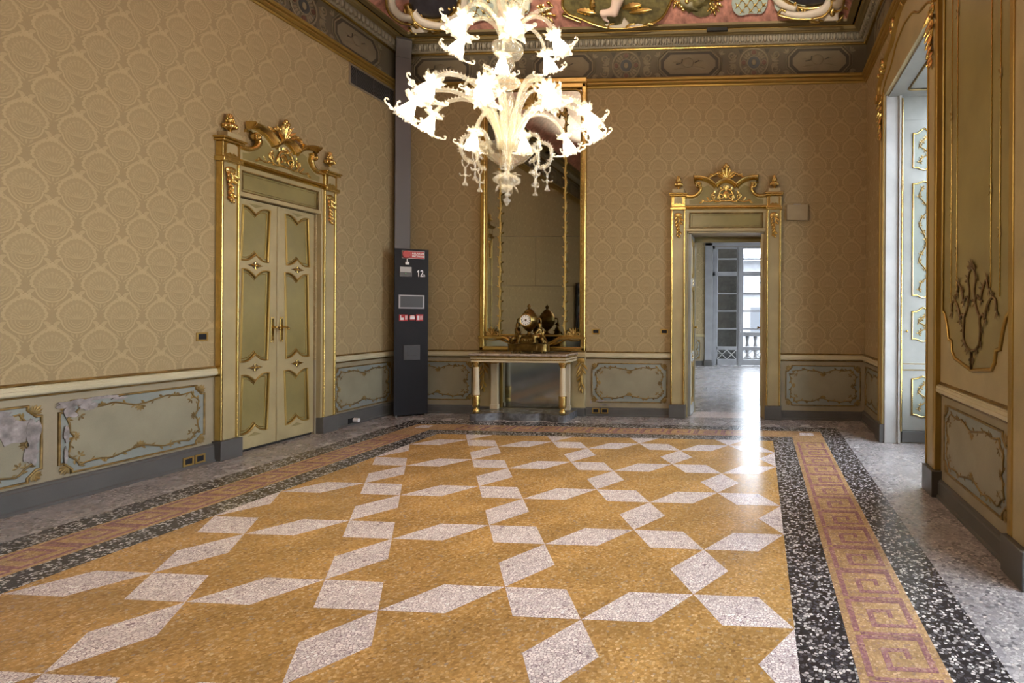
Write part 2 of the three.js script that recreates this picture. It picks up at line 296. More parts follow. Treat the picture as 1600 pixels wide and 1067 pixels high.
// ---- floor: terrazzo fields, rings and lozenges
const FX0 = -4.03, FX1 = lx(1.5), FZ0 = lz(-11.26), FZ1 = -0.95;          // inlaid field
{
  const floor = thing('floor', 'polished terrazzo floor with white lozenges on ochre and dark speckled borders', 'floor', [0, 0, 0], 0, structure);
  const flat = (g) => g.rotateX(-Math.PI / 2);                      // (x, -z) plane to ground; extrude goes up
  const rect = (x0, x1, z0, z1) => [[x0, -z1], [x1, -z1], [x1, -z0], [x0, -z0]];
  const ring = (a, b) => flat(plate(rect(...a), 0.02, -0.02, [rect(...b).reverse()]));
  const grow = (d) => [FX0 - d, FX1 + d, FZ0 - d, FZ1 + d], R0 = [FX0, FX1, FZ0, FZ1], R1 = grow(0.245), R2 = grow(0.63), R3 = grow(0.885);
  part('ochre_field', flat(plate(rect(...R0), 0.02, -0.02)), M.fTan, floor);
  part('speckled_border', ring(R1, R0), M.fDark, floor);
  part('meander_band', ring(R2, R1), M.fPink, floor);
  part('speckled_border', ring(R3, R2), M.fDark, floor);
  part('grey_margin', ring([XL - 0.1, XR + 0.02, ZB - 0.02, ZR + 0.1], R3), M.fGrey, floor);
  for (const [a, b] of [[-7.1, -5.27], [-3.31, -1.48]]) part('window_sill_floor', flat(plate(rect(XR + 0.02, XR + 0.72, a - 0.1, b + 0.1), 0.02, -0.02)), M.fGrey, floor);
  part('slab', box(XL - 0.6, XR + 0.75, -0.3, -0.021, ZB - 0.02, ZR + 0.6), M.street, floor);
  // lozenges
  const clip = (poly) => {
    for (const [ax, s, v] of [[0, 1, FX0], [0, -1, FX1], [1, 1, FZ0], [1, -1, FZ1]]) {
      const out = [], inside = (p) => s * (p[ax] - v) >= -1e-9;
      poly.forEach((p, i) => { const q = poly[(i + 1) % poly.length]; if (inside(p)) out.push(p); if (inside(p) !== inside(q)) { const t = (v - p[ax]) / (q[ax] - p[ax]); out.push([lerp(p[0], q[0], t), lerp(p[1], q[1], t)]); } });
      poly = out; if (poly.length < 3) return null;
    }
    return poly;
  };
  const s3 = Math.sqrt(3) / 2, E0 = [1, 0], E1 = [0.5, s3], E2 = [-0.5, s3];
  const lozenge = (X, Z, a, b) => {
    const cx = X + (a[0] + b[0]) / 2, cz = Z + (a[1] + b[1]) / 2, k = 0.992;
    const c = clip([[X, Z], [X + a[0], Z + a[1]], [X + a[0] + b[0], Z + a[1] + b[1]], [X + b[0], Z + b[1]]].map(([x, z]) => [lx(cx + (x - cx) * k), lz(cz + (z - cz) * k)]));
    if (c) part('lozenge', flat(plate(c.map(([x, z]) => [x, -z]), 0.0012, -0.0002)), M.fWhite, floor);
  };
  for (let k = -5; k <= 4; k++) for (let j = -8; j <= 6; j++) {
    const X = 3 * j + 1.5 * k, Z = 3 * s3 * k;                     // upper node of the zigzag
    lozenge(X, Z, E0, E1); lozenge(X - 1.5, Z + s3, [0.5, -s3], E0); lozenge(X, Z - 2 * s3, E1, E2);
  }
  // Greek key inlay: one interlocking hook per unit, on each side
  const unit = 0.352, t = 0.030, key = (n) => {
    const g = [], bar = (x0, x1, z0, z1) => g.push(flat(plate(rect(x0, x1, z0, z1), 0.0012, -0.0002)));
    bar(-0.155, -0.125, 0, unit - t); bar(-0.125, 0.155, 0, t); bar(0.125, 0.155, t, unit - 2.6 * t); bar(-0.06, 0.125, unit - 3.6 * t, unit - 2.6 * t); bar(-0.06, -0.03, 0.10, unit - 3.6 * t); bar(-0.03, 0.065, 0.10, 0.10 + t); bar(0.04, 0.065, 0.13, 0.18); bar(-0.125, 0.155, unit - t, unit - 0.2 * t);
    return join(g);
  };
  const kg = key(), side = (x, z, turn, n) => { for (let i = 0; i < n; i++) { const m = new THREE.Mesh(kg, M.fMauve); m.name = 'greek_key'; m.position.set(x, 0, z); m.rotation.y = turn; m.translateZ(i * unit); shadows(m); floor.add(m); } };
  const mid = 0.4375, nz = Math.floor((FZ1 - FZ0) / unit), nx = Math.floor((FX1 - FX0) / unit);
  side(FX1 + mid, FZ0 + 0.05, 0, nz); side(FX0 - mid, FZ1 - 0.05, Math.PI, nz); side(FX0 + 0.06, FZ0 - mid, Math.PI / 2, nx);
  for (const [x, z] of [[FX1 + mid, FZ0 - mid], [FX0 - mid, FZ0 - mid]]) {
    const disc = part('corner_rosette', [0, 1, 2, 3].map((i) => new THREE.CylinderGeometry(0.05, 0.05, 0.0014, 20).translate(0.062 * Math.cos(i * Math.PI / 2 + 0.785), 0.0004, 0.062 * Math.sin(i * Math.PI / 2 + 0.785))), M.fWhite, floor);
    disc.position.set(x, 0, z);
  }
}

// ---- walls in local axes: x along the wall to the right, y up, z into the room
const frames = { back: [[0, 0, ZB], 0], left: [[XL, 0, 0], Math.PI / 2], right: [[XR, 0, 0], -Math.PI / 2], rear: [[0, 0, ZR], Math.PI] };
function run(u0, u1, holes, fn) { // pieces of [u0,u1] left over by the holes
  let a = u0; const g = []; for (const [h0, h1] of [...holes].sort((p, q) => p[0] - q[0])) { if (h0 > a) g.push(fn(a, h0)); a = Math.max(a, h1); } if (u1 > a) g.push(fn(a, u1)); return g;
}
function wallBody(wall, u0, u1, doors, thick, baseH) { // doors: [u0,u1,top]
  const body = (y0, y1, mat, name) => part(name, [...run(u0, u1, doors.filter((d) => d[2] > y0), (a, b) => box(a, b, y0, y1, -thick, 0)), ...doors.filter((d) => d[2] > y0 && d[2] < y1).map((d) => box(d[0], d[1], d[2], y1, -thick, 0))], mat, wall);
  body(0, RAIL - 0.02, M.paint, 'dado'); body(RAIL - 0.02, 5.02, M.damask, 'damask_hanging');
  part('upper_masonry', box(u0, u1, 5.02, 7.2, -thick, 0), M.frieze, wall);
}
const railProfile = [[0, 0.872], [0.03, 0.874], [0.036, 0.884], [0.048, 0.886], [0.05, 0.91], [0.044, 0.913], [0.044, 0.934], [0.036, 0.936], [0.036, 0.944], [0, 0.946]];
const railGilt = [[0, 0.946], [0.022, 0.947], [0.026, 0.956], [0.014, 0.967], [0, 0.968]];
const railShade = [[0, 0.852], [0.014, 0.855], [0.02, 0.868], [0, 0.868]];
function rails(wall, u0, u1, holes) {
  part('chair_rail', run(u0, u1, holes, (a, b) => moulding(railProfile, a, b)), M.rail, wall);
  part('gilded_fillet', run(u0, u1, holes, (a, b) => [moulding(railGilt, a, b), moulding(railShade, a, b)]), M.gilt, wall);
}
function baseboard(name, side, label, u0, u1, holes, h) {
  const [p, r] = frames[side], g = thing(name, label, 'baseboard', p, r, structure);
  part('board', run(u0, u1, holes, (a, b) => moulding([[0, 0], [0.045, 0], [0.045, 0.02], [0.034, 0.028], [0.034, h - 0.03], [0.026, h - 0.022], [0.026, h - 0.008], [0.012, h], [0, h]], a, b)), M.base, g);
}
// wainscot panel painted and gilded
function scalloped(w, h, inset, n, amp, dip) {
  const pts = [], hw = w / 2 - inset, hh = h / 2 - inset, r = 0.07;
  const edge = (x0, y0, x1, y1, nx, ny, len, centre) => { const k = Math.max(6, Math.round(len / 0.035)); for (let i = 0; i < k; i++) { const t = i / k, s = Math.sin(t * Math.PI * n * len / 0.6), d = -Math.abs(s) * amp * 0.6 - (centre ? dip * Math.exp(-Math.pow((t - 0.5) / 0.10, 2)) : 0) + amp * 0.5; pts.push([lerp(x0, x1, t) + nx * d, lerp(y0, y1, t) + ny * d]); } };
  const corner = (cx, cy, a0) => { for (let i = 0; i < 8; i++) { const a = a0 + i / 8 * Math.PI / 2, q = r * (1 - 0.35 * Math.sin(i / 8 * Math.PI)); pts.push([cx + Math.cos(a) * q, cy + Math.sin(a) * q]); } };
  edge(-hw + r, -hh, hw - r, -hh, 0, -1, w, true); corner(hw - r, -hh + r, -Math.PI / 2);
  edge(hw, -hh + r, hw, hh - r, 1, 0, h, true); corner(hw - r, hh - r, 0);
  edge(hw - r, hh, -hw + r, hh, 0, 1, w, true); corner(-hw + r, hh - r, Math.PI / 2);
  edge(-hw, hh - r, -hw, -hh + r, -1, 0, h, true); corner(-hw + r, -hh + r, Math.PI);
  return pts;
}
function wainscot(wall, u0, u1, y0 = 0.2, y1 = 0.80, name = 'wainscot_panel') {
  const w = u1 - u0, h = y1 - y0, g = new THREE.Group(); g.name = name; g.position.set((u0 + u1) / 2, (y0 + y1) / 2, 0); wall.add(g);
  const hw = w / 2 - 0.012, hh = h / 2 - 0.012, c = 0.085;
  const outline = [[-hw + c, -hh], [hw - c, -hh], [hw - c, -hh + 0.03], [hw - 0.03, -hh + c], [hw, -hh + c], [hw, hh - c], [hw - 0.03, hh - c], [hw - c, hh - 0.03], [hw - c, hh], [-hw + c, hh], [-hw + c, hh - 0.03], [-hw + 0.03, hh - c], [-hw, hh - c], [-hw, -hh + c], [-hw + 0.03, -hh + c], [-hw + c, -hh + 0.03]];
  part('blue_ground', plate(outline, 0.004), M.blue, g);
  const f = scalloped(w, h, 0.078, 2.0, 0.030, 0.045);
  part('field', plate(f, 0.004, 0.004), M.field, g);
  part('frame', sweep(outline, [[-0.011, 0], [-0.008, 0.012], [0.004, 0.013], [0.011, 0]].reverse(), true), M.gilt, g);
  const o = [sweep(f, roundProfile(0.008, 0.8, 5), true).translate(0, 0, 0.008)];
  for (const sx of [-1, 1]) for (const sy of [-1, 1]) { // leaf sprays in the four corners and inside
    const x = sx * (hw - 0.052), y = sy * (hh - 0.052), a = Math.atan2(sy, sx);
    for (const [da, l] of [[-0.9, 0.055], [-0.45, 0.065], [0, 0.07], [0.45, 0.065], [0.9, 0.055]]) o.push(leafAt(x, y, a + da, l, 0.016, 0.006, { curl: 0.05, nu: 6, nv: 4 }));
    for (const da of [0.6, 2.2, 3.14, 4.1]) o.push(leafAt(sx * (hw - 0.135), sy * (hh - 0.125), a + da, 0.042, 0.014, 0.006, { curl: 0.05, nu: 6, nv: 4 }));
  }
  for (const [x, y, a, m] of [[0, hh - 0.11, -Math.PI / 2, 1], [0, -hh + 0.10, Math.PI / 2, 1], [hw - 0.10, 0, Math.PI, 0.8], [-hw + 0.10, 0, 0, 0.8]]) for (const da of [-1.2, -0.6, 0, 0.6, 1.2]) o.push(leafAt(x, y, a + da, 0.052 * m, 0.016 * m, 0.006, { curl: 0.05, nu: 6, nv: 4 }));
  for (const [tx, ty] of [[0.25, 1], [-0.25, 1], [0.22, -1], [-0.22, -1]]) for (const da of [0.4, 1.57, 2.7]) o.push(leafAt(tx * w, ty * (hh - 0.062), da * ty, 0.035, 0.011, 0.006, { curl: 0.05, nu: 6, nv: 4 }));
  f.forEach(([x, y], i) => { if (i % 3 === 0) { const q = f[(i + 1) % f.length], a = Math.atan2(q[1] - y, q[0] - x); o.push(leafAt(x, y, a + (i % 2 ? 0.7 : -0.7), 0.046, 0.013, 0.006, { curl: 0.05, nu: 5, nv: 4 })); } });
  part('scrollwork', o, M.gilt, g);
  return g;
}
function flakes(wall, list) { // lost paint showing pale plaster, ragged outlines
  const g = [];
  let zz = 0; for (const [x, y, w, h, s] of list) { const pts = []; for (let i = 0; i < 26; i++) { const a = i / 26 * Math.PI * 2, k = 0.55 + 0.75 * vnoise(3 + Math.cos(a) * 2.2 + s, 3 + Math.sin(a) * 2.2 + s * 3, 64, 9) * (1 + 0.35 * (hash(i, s | 0, 4) - 0.5)); pts.push([x + Math.cos(a) * w / 2 * k, y + Math.sin(a) * h / 2 * k]); } g.push(plate(pts, 0.002 + 0.0007 * (zz++), 0.012)); }
  part('peeled_plaster', g, M.plaster, wall);
}
const LD = [5.795, 6.905, 2.76], BD = [-1.065, 0.09, 2.755], W1 = [-7.10, -5.27, 4.16], W2 = [-3.31, -1.48, 4.16];
let wallL, wallB, wallR;
{
  wallL = thing('wall_left', 'left wall hung with tan damask above a painted dado', 'wall', ...frames.left, structure);
  wallBody(wallL, -ZR - 0.5, -ZB, [LD], 0.5); rails(wallL, -ZR, -ZB, [[5.55, 7.16]]);
  for (const [a, b] of [[0.24, 1.47], [1.57, 2.80], [2.90, 4.13], [4.225, 5.455], [7.20, 8.42]]) wainscot(wallL, a, b);
  flakes(wallL, [[3.80, 0.72, 0.42, 0.15, 1], [3.97, 0.62, 0.22, 0.20, 2.3], [3.60, 0.74, 0.30, 0.09, 3.1], [4.06, 0.55, 0.10, 0.24, 4.4], [4.05, 0.42, 0.09, 0.14, 5.2], [4.34, 0.77, 0.26, 0.055, 6.6], [4.30, 0.70, 0.10, 0.10, 7.7], [4.52, 0.79, 0.30, 0.035, 8.8], [4.42, 0.73, 0.16, 0.06, 9.3], [4.275, 0.52, 0.035, 0.16, 10.1], [4.272, 0.36, 0.03, 0.12, 11.3], [4.66, 0.765, 0.12, 0.03, 12.2]]);
  wallB = thing('wall_back', 'far wall hung with tan damask around the mirror and open doorway', 'wall', ...frames.back, structure);
  wallBody(wallB, XL - 0.5, XR + 0.75, [BD], 0.5); rails(wallB, XL, XR, [[-4.22, -2.575], [-1.30, 0.315]]);
  for (const [a, b] of [[-5.44, -4.34], [-2.50, -1.345], [0.393, 1.487]]) wainscot(wallB, a, b);
  flakes(wallB, [[-2.29, 0.165, 0.20, 0.022, 1.7], [-2.50, 0.21, 0.03, 0.05, 2.9], [-2.36, 0.225, 0.12, 0.02, 4.9]]);
  wallR = thing('wall_right', 'window wall on the right, damask at the far end and a painted pier', 'wall', ...frames.right, structure);
  wallBody(wallR, ZB, ZR + 0.5, [W1, W2], 0.75); rails(wallR, ZB, ZR, [[-7.37, -5.005], [-3.585, -1.21]]);
  for (const [a, b] of [[-8.50, -7.45], [-4.92, -3.67], [-1.1, 0.35]]) wainscot(wallR, a, b, 0.235, 0.80);
  const wallQ = thing('wall_rear', 'wall behind the viewer hung with the same tan damask', 'wall', ...frames.rear, structure);
  wallBody(wallQ, -XR - 0.75, -XL + 0.5, [], 0.5); rails(wallQ, -XR, -XL, []);
  for (let k = 0; k < 5; k++) wainscot(wallQ, -1.4 + k * 1.38, -0.1 + k * 1.38);
  baseboard('baseboard_left', 'left', 'grey baseboard along the left wall', -ZR, -ZB, [[5.53, 7.19]], 0.185);
  baseboard('baseboard_back', 'back', 'grey baseboard along the far wall', XL, XR, [[-4.22, -2.575], [-1.31, 0.325]], 0.13);
  baseboard('baseboard_right', 'right', 'grey baseboard along the window wall', ZB, ZR, [[-7.38, -4.99], [-3.6, -1.19]], 0.15);
  baseboard('baseboard_rear', 'rear', 'grey baseboard along the wall behind the viewer', -XR, -XL, [], 0.15);
}

// ---- cornice and painted frieze on each wall
{
  const P = (pts) => pts; let n = 0;
  const eggs = (u0, u1) => { const g = [], k = Math.round((u1 - u0) / 0.083); for (let i = 0; i < k; i++) { const u = u0 + (i + 0.5) * (u1 - u0) / k; g.push(new THREE.SphereGeometry(1, 7, 5).scale(0.029, 0.046, 0.024).translate(u, 5.545, 0.105), box(u - 0.046, u - 0.037, 5.50, 5.585, 0.06, 0.122)); } return g; };
  function friezeMotifs(u0, u1, centre, parent) {
    const light = [], dark = [], blue = [], redd = [], per = 1.905, cy = 5.24;
    const oct = (cx, hw, hh, c) => [[-hw + c, -hh], [hw - c, -hh], [hw, -hh + c], [hw, hh - c], [hw - c, hh], [-hw + c, hh], [-hw, hh - c], [-hw, -hh + c]].map(([x, y]) => [cx + x, cy + y]);
    for (let k = -6; k <= 6; k++) {
      const c = centre + k * per; if (c - 0.22 < u0 || c + 0.22 > u1) { /* roundel outside */ } else {
        light.push(sweep(spiral(c, cy, 0.205, 0.205, 0, 1, 40).slice(0, -1), [[-0.014, 0], [-0.01, 0.01], [0.01, 0.01], [0.014, 0]].reverse(), true), sweep(spiral(c, cy, 0.095, 0.095, 0, 1, 28).slice(0, -1), roundProfile(0.012), true));
        blue.push(new THREE.CylinderGeometry(0.086, 0.09, 0.012, 24).rotateX(Math.PI / 2).translate(c, cy, 0.006)); light.push(blob(c, cy, 0.012, 0.035, 0.045, 0.01));
        for (let q = 0; q < 4; q++) { const a = q * Math.PI / 2, x = c + Math.cos(a) * 0.15, y = cy + Math.sin(a) * 0.15; redd.push(new THREE.CylinderGeometry(0.032, 0.034, 0.012, 16).rotateX(Math.PI / 2).translate(x, y, 0.006)); light.push(sweep(spiral(x, y, 0.037, 0.037, 0, 1, 16).slice(0, -1), roundProfile(0.006), true)); for (const d of [-0.3, 0, 0.3]) light.push(leafAt(c + Math.cos(a + 0.785 + d * 0.8) * 0.11, cy + Math.sin(a + 0.785 + d * 0.8) * 0.11, a + 0.785 + d, 0.08, 0.018, 0.001, { nu: 6, nv: 4, th: 0.35, curl: 0 })); }
        for (const sx of [-1, 1]) for (const sy of [-1, 1]) dark.push(plate([[c + sx * 0.235, cy + sy * 0.20], [c + sx * 0.15, cy + sy * 0.20], [c + sx * 0.195, cy + sy * 0.125]].sort((p, q) => sx * sy > 0 ? 0 : 0), 0.004));
        for (const sx of [-1, 1]) if (c + sx * 0.44 > u0 && c + sx * 0.44 < u1) for (const sy of [-1, 1]) { light.push(sweep(spiral(c + sx * 0.32, cy + sy * 0.11, 0.066, 0.014, sy * sx > 0 ? 3 : 0.1, sx * sy * 1.4, 26), roundProfile(0.012))); for (const d of [0, 0.5, 1, 1.5]) light.push(leafAt(c + sx * 0.27, cy + sy * 0.02, sx > 0 ? sy * d : Math.PI - sy * d, 0.10, 0.020, 0.001, { nu: 6, nv: 4, curl: 0 })); }
      }
      const m = c + per / 2; if (m - 0.50 < u0 || m + 0.50 > u1) continue;
      dark.push(plate(oct(m, 0.44, 0.19, 0.12), 0.003)); light.push(sweep(oct(m, 0.475, 0.215, 0.13), [[-0.008, 0], [0, 0.01], [0.008, 0]].reverse(), true)); for (const sx of [-1, 1]) for (const sy of [-1, 1]) for (const d of [0.2, 0.9, 1.6]) light.push(leafAt(m + sx * 0.455, cy + sy * 0.13, sx > 0 ? sy * d : Math.PI - sy * d, 0.075, 0.018, 0.001, { nu: 6, nv: 4, curl: 0 }));
      light.push(sweep(oct(m, 0.44, 0.19, 0.12), [[-0.012, 0], [-0.008, 0.012], [0.008, 0.012], [0.012, 0]].reverse(), true), plate(oct(m, 0.385, 0.145, 0.10), 0.005));
      light.push(blob(m - 0.02, cy + 0.02, 0.006, 0.085, 0.075, 0.014), leafAt(m - 0.10, cy, 2.9, 0.16, 0.02, 0.005, { curl: 0 }), leafAt(m + 0.06, cy, 0.35, 0.15, 0.022, 0.005, { curl: 0 }), leafAt(m + 0.05, cy - 0.04, -0.2, 0.20, 0.024, 0.005, { curl: 0 }), leafAt(m - 0.08, cy - 0.06, 3.3, 0.18, 0.02, 0.005, { curl: 0 }));
      dark.push(line([[m + 0.08, cy + 0.02, 0.008], [m + 0.14, cy + 0.05, 0.008]], 0.006, { n: 4 }), line([[m - 0.11, cy + 0.07, 0.008], [m - 0.12, cy + 0.02, 0.008], [m - 0.2, cy, 0.008]], 0.007, { n: 6 }));
    }
    if (light.length) part('painted_relief', light, M.friezeLight, parent);
    if (dark.length) part('painted_ground', dark, M.friezeDark, parent);
    if (blue.length) part('roundel', blue, M.friezeBlue, parent);
    if (redd.length) part('small_roundel', redd, M.friezeRed, parent);
  }
  for (const [side, u0, u1, centre, where] of [['back', XL, XR, -1.998, 'far wall'], ['left', -ZR, -ZB, 4.78, 'left wall'], ['right', ZB, ZR, -4.6, 'window wall'], ['rear', -XR, -XL, 2, 'wall behind the viewer']]) {
    const [p, r] = frames[side], g = thing('trim_' + (++n), `gilded cornice with dim painted frieze along the ${where}`, 'cornice', p, r, structure);
    part('gilded_moulding', [moulding([[0, 4.905], [0.018, 4.908], [0.026, 4.925], [0.014, 4.938], [0.03, 4.942], [0.052, 4.958], [0.05, 4.975], [0.03, 4.985], [0.06, 4.995], [0.075, 5.015], [0.07, 5.03], [0, 5.032]], u0, u1)], M.oldgold, g);
    part('gilded_fillet', moulding([[0, 5.46], [0.03, 5.462], [0.036, 5.475], [0.03, 5.486], [0, 5.488]], u0, u1), M.gold, g);
    part('egg_and_dart_bed', moulding([[0, 5.488], [0.05, 5.49], [0.07, 5.51], [0.085, 5.585], [0.12, 5.594], [0, 5.6]], u0, u1), M.egg, g);
    part('egg_and_dart', eggs(u0 + 0.1, u1 - 0.1), M.egg, g, { kind: 'stuff' });
    part('olive_cornice', moulding([[0, 5.594], [0.135, 5.596], [0.15, 5.605], [0.185, 5.612], [0.20, 5.635], [0.20, 5.645], [0, 5.66]], u0, u1), M.corniceOlive, g);
    part('gilded_lip', moulding([[0.1, 5.64], [0.205, 5.641], [0.212, 5.65], [0.205, 5.66], [0.1, 5.661]], u0, u1), M.oldgold, g);
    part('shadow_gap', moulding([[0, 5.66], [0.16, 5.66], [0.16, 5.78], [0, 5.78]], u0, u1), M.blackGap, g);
    friezeMotifs(u0, u1, centre, g);
  }
}

// ---- coved ceiling with stucco
let ceilBack, ceilLeft, ceilRight;
{
  const c = thing('ceiling', 'pink coved ceiling with gilded stucco above an olive frame', 'ceiling', [0, 0, 0], 0, structure);
  const prof = [[0.31, 5.66], [1.0, 6.29], [1.8, 6.62], [2.2, 6.66]];
  const rc = (o, y) => [[XL + o, y, ZR - o], [XR - o, y, ZR - o], [XR - o, y, ZB + o], [XL + o, y, ZB + o]];
  const tri = [];
  const quad = (a, b, d, e) => tri.push(...a, ...d, ...b, ...a, ...e, ...d);
  for (let i = 0; i < prof.length - 1; i++) { const A = rc(...prof[i]), B = rc(...prof[i + 1]); for (let k = 0; k < 4; k++) quad(A[k], A[(k + 1) % 4], B[(k + 1) % 4], B[k]); }
  const L = rc(...prof[3]); quad(L[0], L[1], L[2], L[3]);
  const g = new THREE.BufferGeometry(); g.setAttribute('position', new THREE.Float32BufferAttribute(tri, 3)); g.computeVertexNormals();
  part('cove', g, M.stucco, c);
  part('roof_slab', box(XL - 0.5, XR + 0.75, 6.9, 7.3, ZB - 0.5, ZR + 0.5), M.street, c);
  const bar = (x0, x1, z0, z1) => box(x0, x1, 5.645, 5.705, z0, z1), o0 = 0.24, o1 = 0.33;
  part('olive_frame', [bar(XL + o0, XR - o0, ZB + o0, ZB + o1), bar(XL + o0, XR - o0, ZR - o1, ZR - o0), bar(XL + o0, XL + o1, ZB + o1, ZR - o1), bar(XR - o1, XR - o0, ZB + o1, ZR - o1)], M.corniceOlive, c);
  // local axes on the first slope: x along the edge, y up the slope, z out of it
  const slope = Math.atan2(0.63, 0.69), mk = (name, pos, turn) => { const h = new THREE.Group(); h.name = name; h.position.set(...pos); h.rotation.order = 'YXZ'; h.rotation.set(Math.PI / 2 - slope, turn, 0); c.add(h); return h; };
  ceilBack = mk('stucco_relief', [0, 5.66, ZB + 0.31], 0); ceilLeft = mk('stucco_relief', [XL + 0.31, 5.66, 0], Math.PI / 2); ceilRight = mk('stucco_relief', [XR - 0.31, 5.66, 0], -Math.PI / 2);
}

// ================================================================ DOORCASES
function garland(h, w) { // hanging spray, top at y = 0
  const g = [blob(0, -0.03, 0.012, w * 0.5, 0.035, 0.018), ...spiralPair(0, -0.05, w)];
  for (let i = 0; i < 12; i++) { const t = i / 11, s = i % 2 ? 1 : -1; g.push(leafAt(s * w * 0.10 * Math.sin(t * 9), -0.04 - t * h * 0.78, -Math.PI / 2 + s * (0.75 - 0.45 * t + 0.25 * Math.sin(i * 2.3)), h * (0.26 - 0.10 * t), w * 0.20, 0.008, { curl: 0.3, th: 0.9, nu: 7, nv: 4 })); g.push(blob(s * w * 0.22 * (1 - t), -0.06 - t * h * 0.8, 0.012, 0.012 * (1.3 - t), 0.014 * (1.3 - t), 0.012)); }
  g.push(line([[0, -0.04, 0.008], [w * 0.2, -h * 0.35, 0.01], [-w * 0.15, -h * 0.65, 0.01], [0.0, -h, 0.006]], 0.008, { n: 16, taper: (t) => 1.2 - 0.8 * t }));
  return g;
}
const spiralPair = (x, y, w) => [-1, 1].map((s) => sweep(spiral(x + s * w * 0.26, y, w * 0.22, w * 0.05, s > 0 ? Math.PI : 0, -s * 1.2, 18, 0.012), roundProfile(0.008)));
function pinecone() { const g = [lathe([[0, 0], [0.035, 0], [0.03, 0.015], [0.014, 0.025], [0.016, 0.035], [0.05, 0.06], [0.058, 0.085], [0.05, 0.105], [0.022, 0.115], [0.03, 0.125], [0.034, 0.15], [0.03, 0.18], [0.016, 0.205], [0, 0.215]], 14)]; for (let r = 0; r < 4; r++) for (let k = 0; k < 7; k++) { const a = (k + r * 0.5) / 7 * Math.PI * 2, rad = 0.034 - r * 0.005; g.push(blob(Math.cos(a) * rad, 0.13 + r * 0.02, Math.sin(a) * rad, 0.010, 0.013, 0.010, 1)); } for (let k = 0; k < 8; k++) { const a = k / 8 * Math.PI * 2; g.push(blob(Math.cos(a) * 0.052, 0.08, Math.sin(a) * 0.052, 0.016, 0.026, 0.016, 1)); } return g; }
const mirrored = (g) => [g, g.clone().scale(-1, 1, 1)].map((q, i) => { if (!i) return q; q = q.index ? q.toNonIndexed() : q; const p = q.attributes.position, nn = q.attributes.normal; for (let k = 0; k < p.count; k += 3) for (const A of [p, nn]) { if (!A) continue; const t = [A.getX(k + 1), A.getY(k + 1), A.getZ(k + 1)]; A.setXYZ(k + 1, A.getX(k + 2), A.getY(k + 2), A.getZ(k + 2)); A.setXYZ(k + 2, ...t); } return q; });
const mirAll = (list) => list.flatMap((g) => mirrored(g));
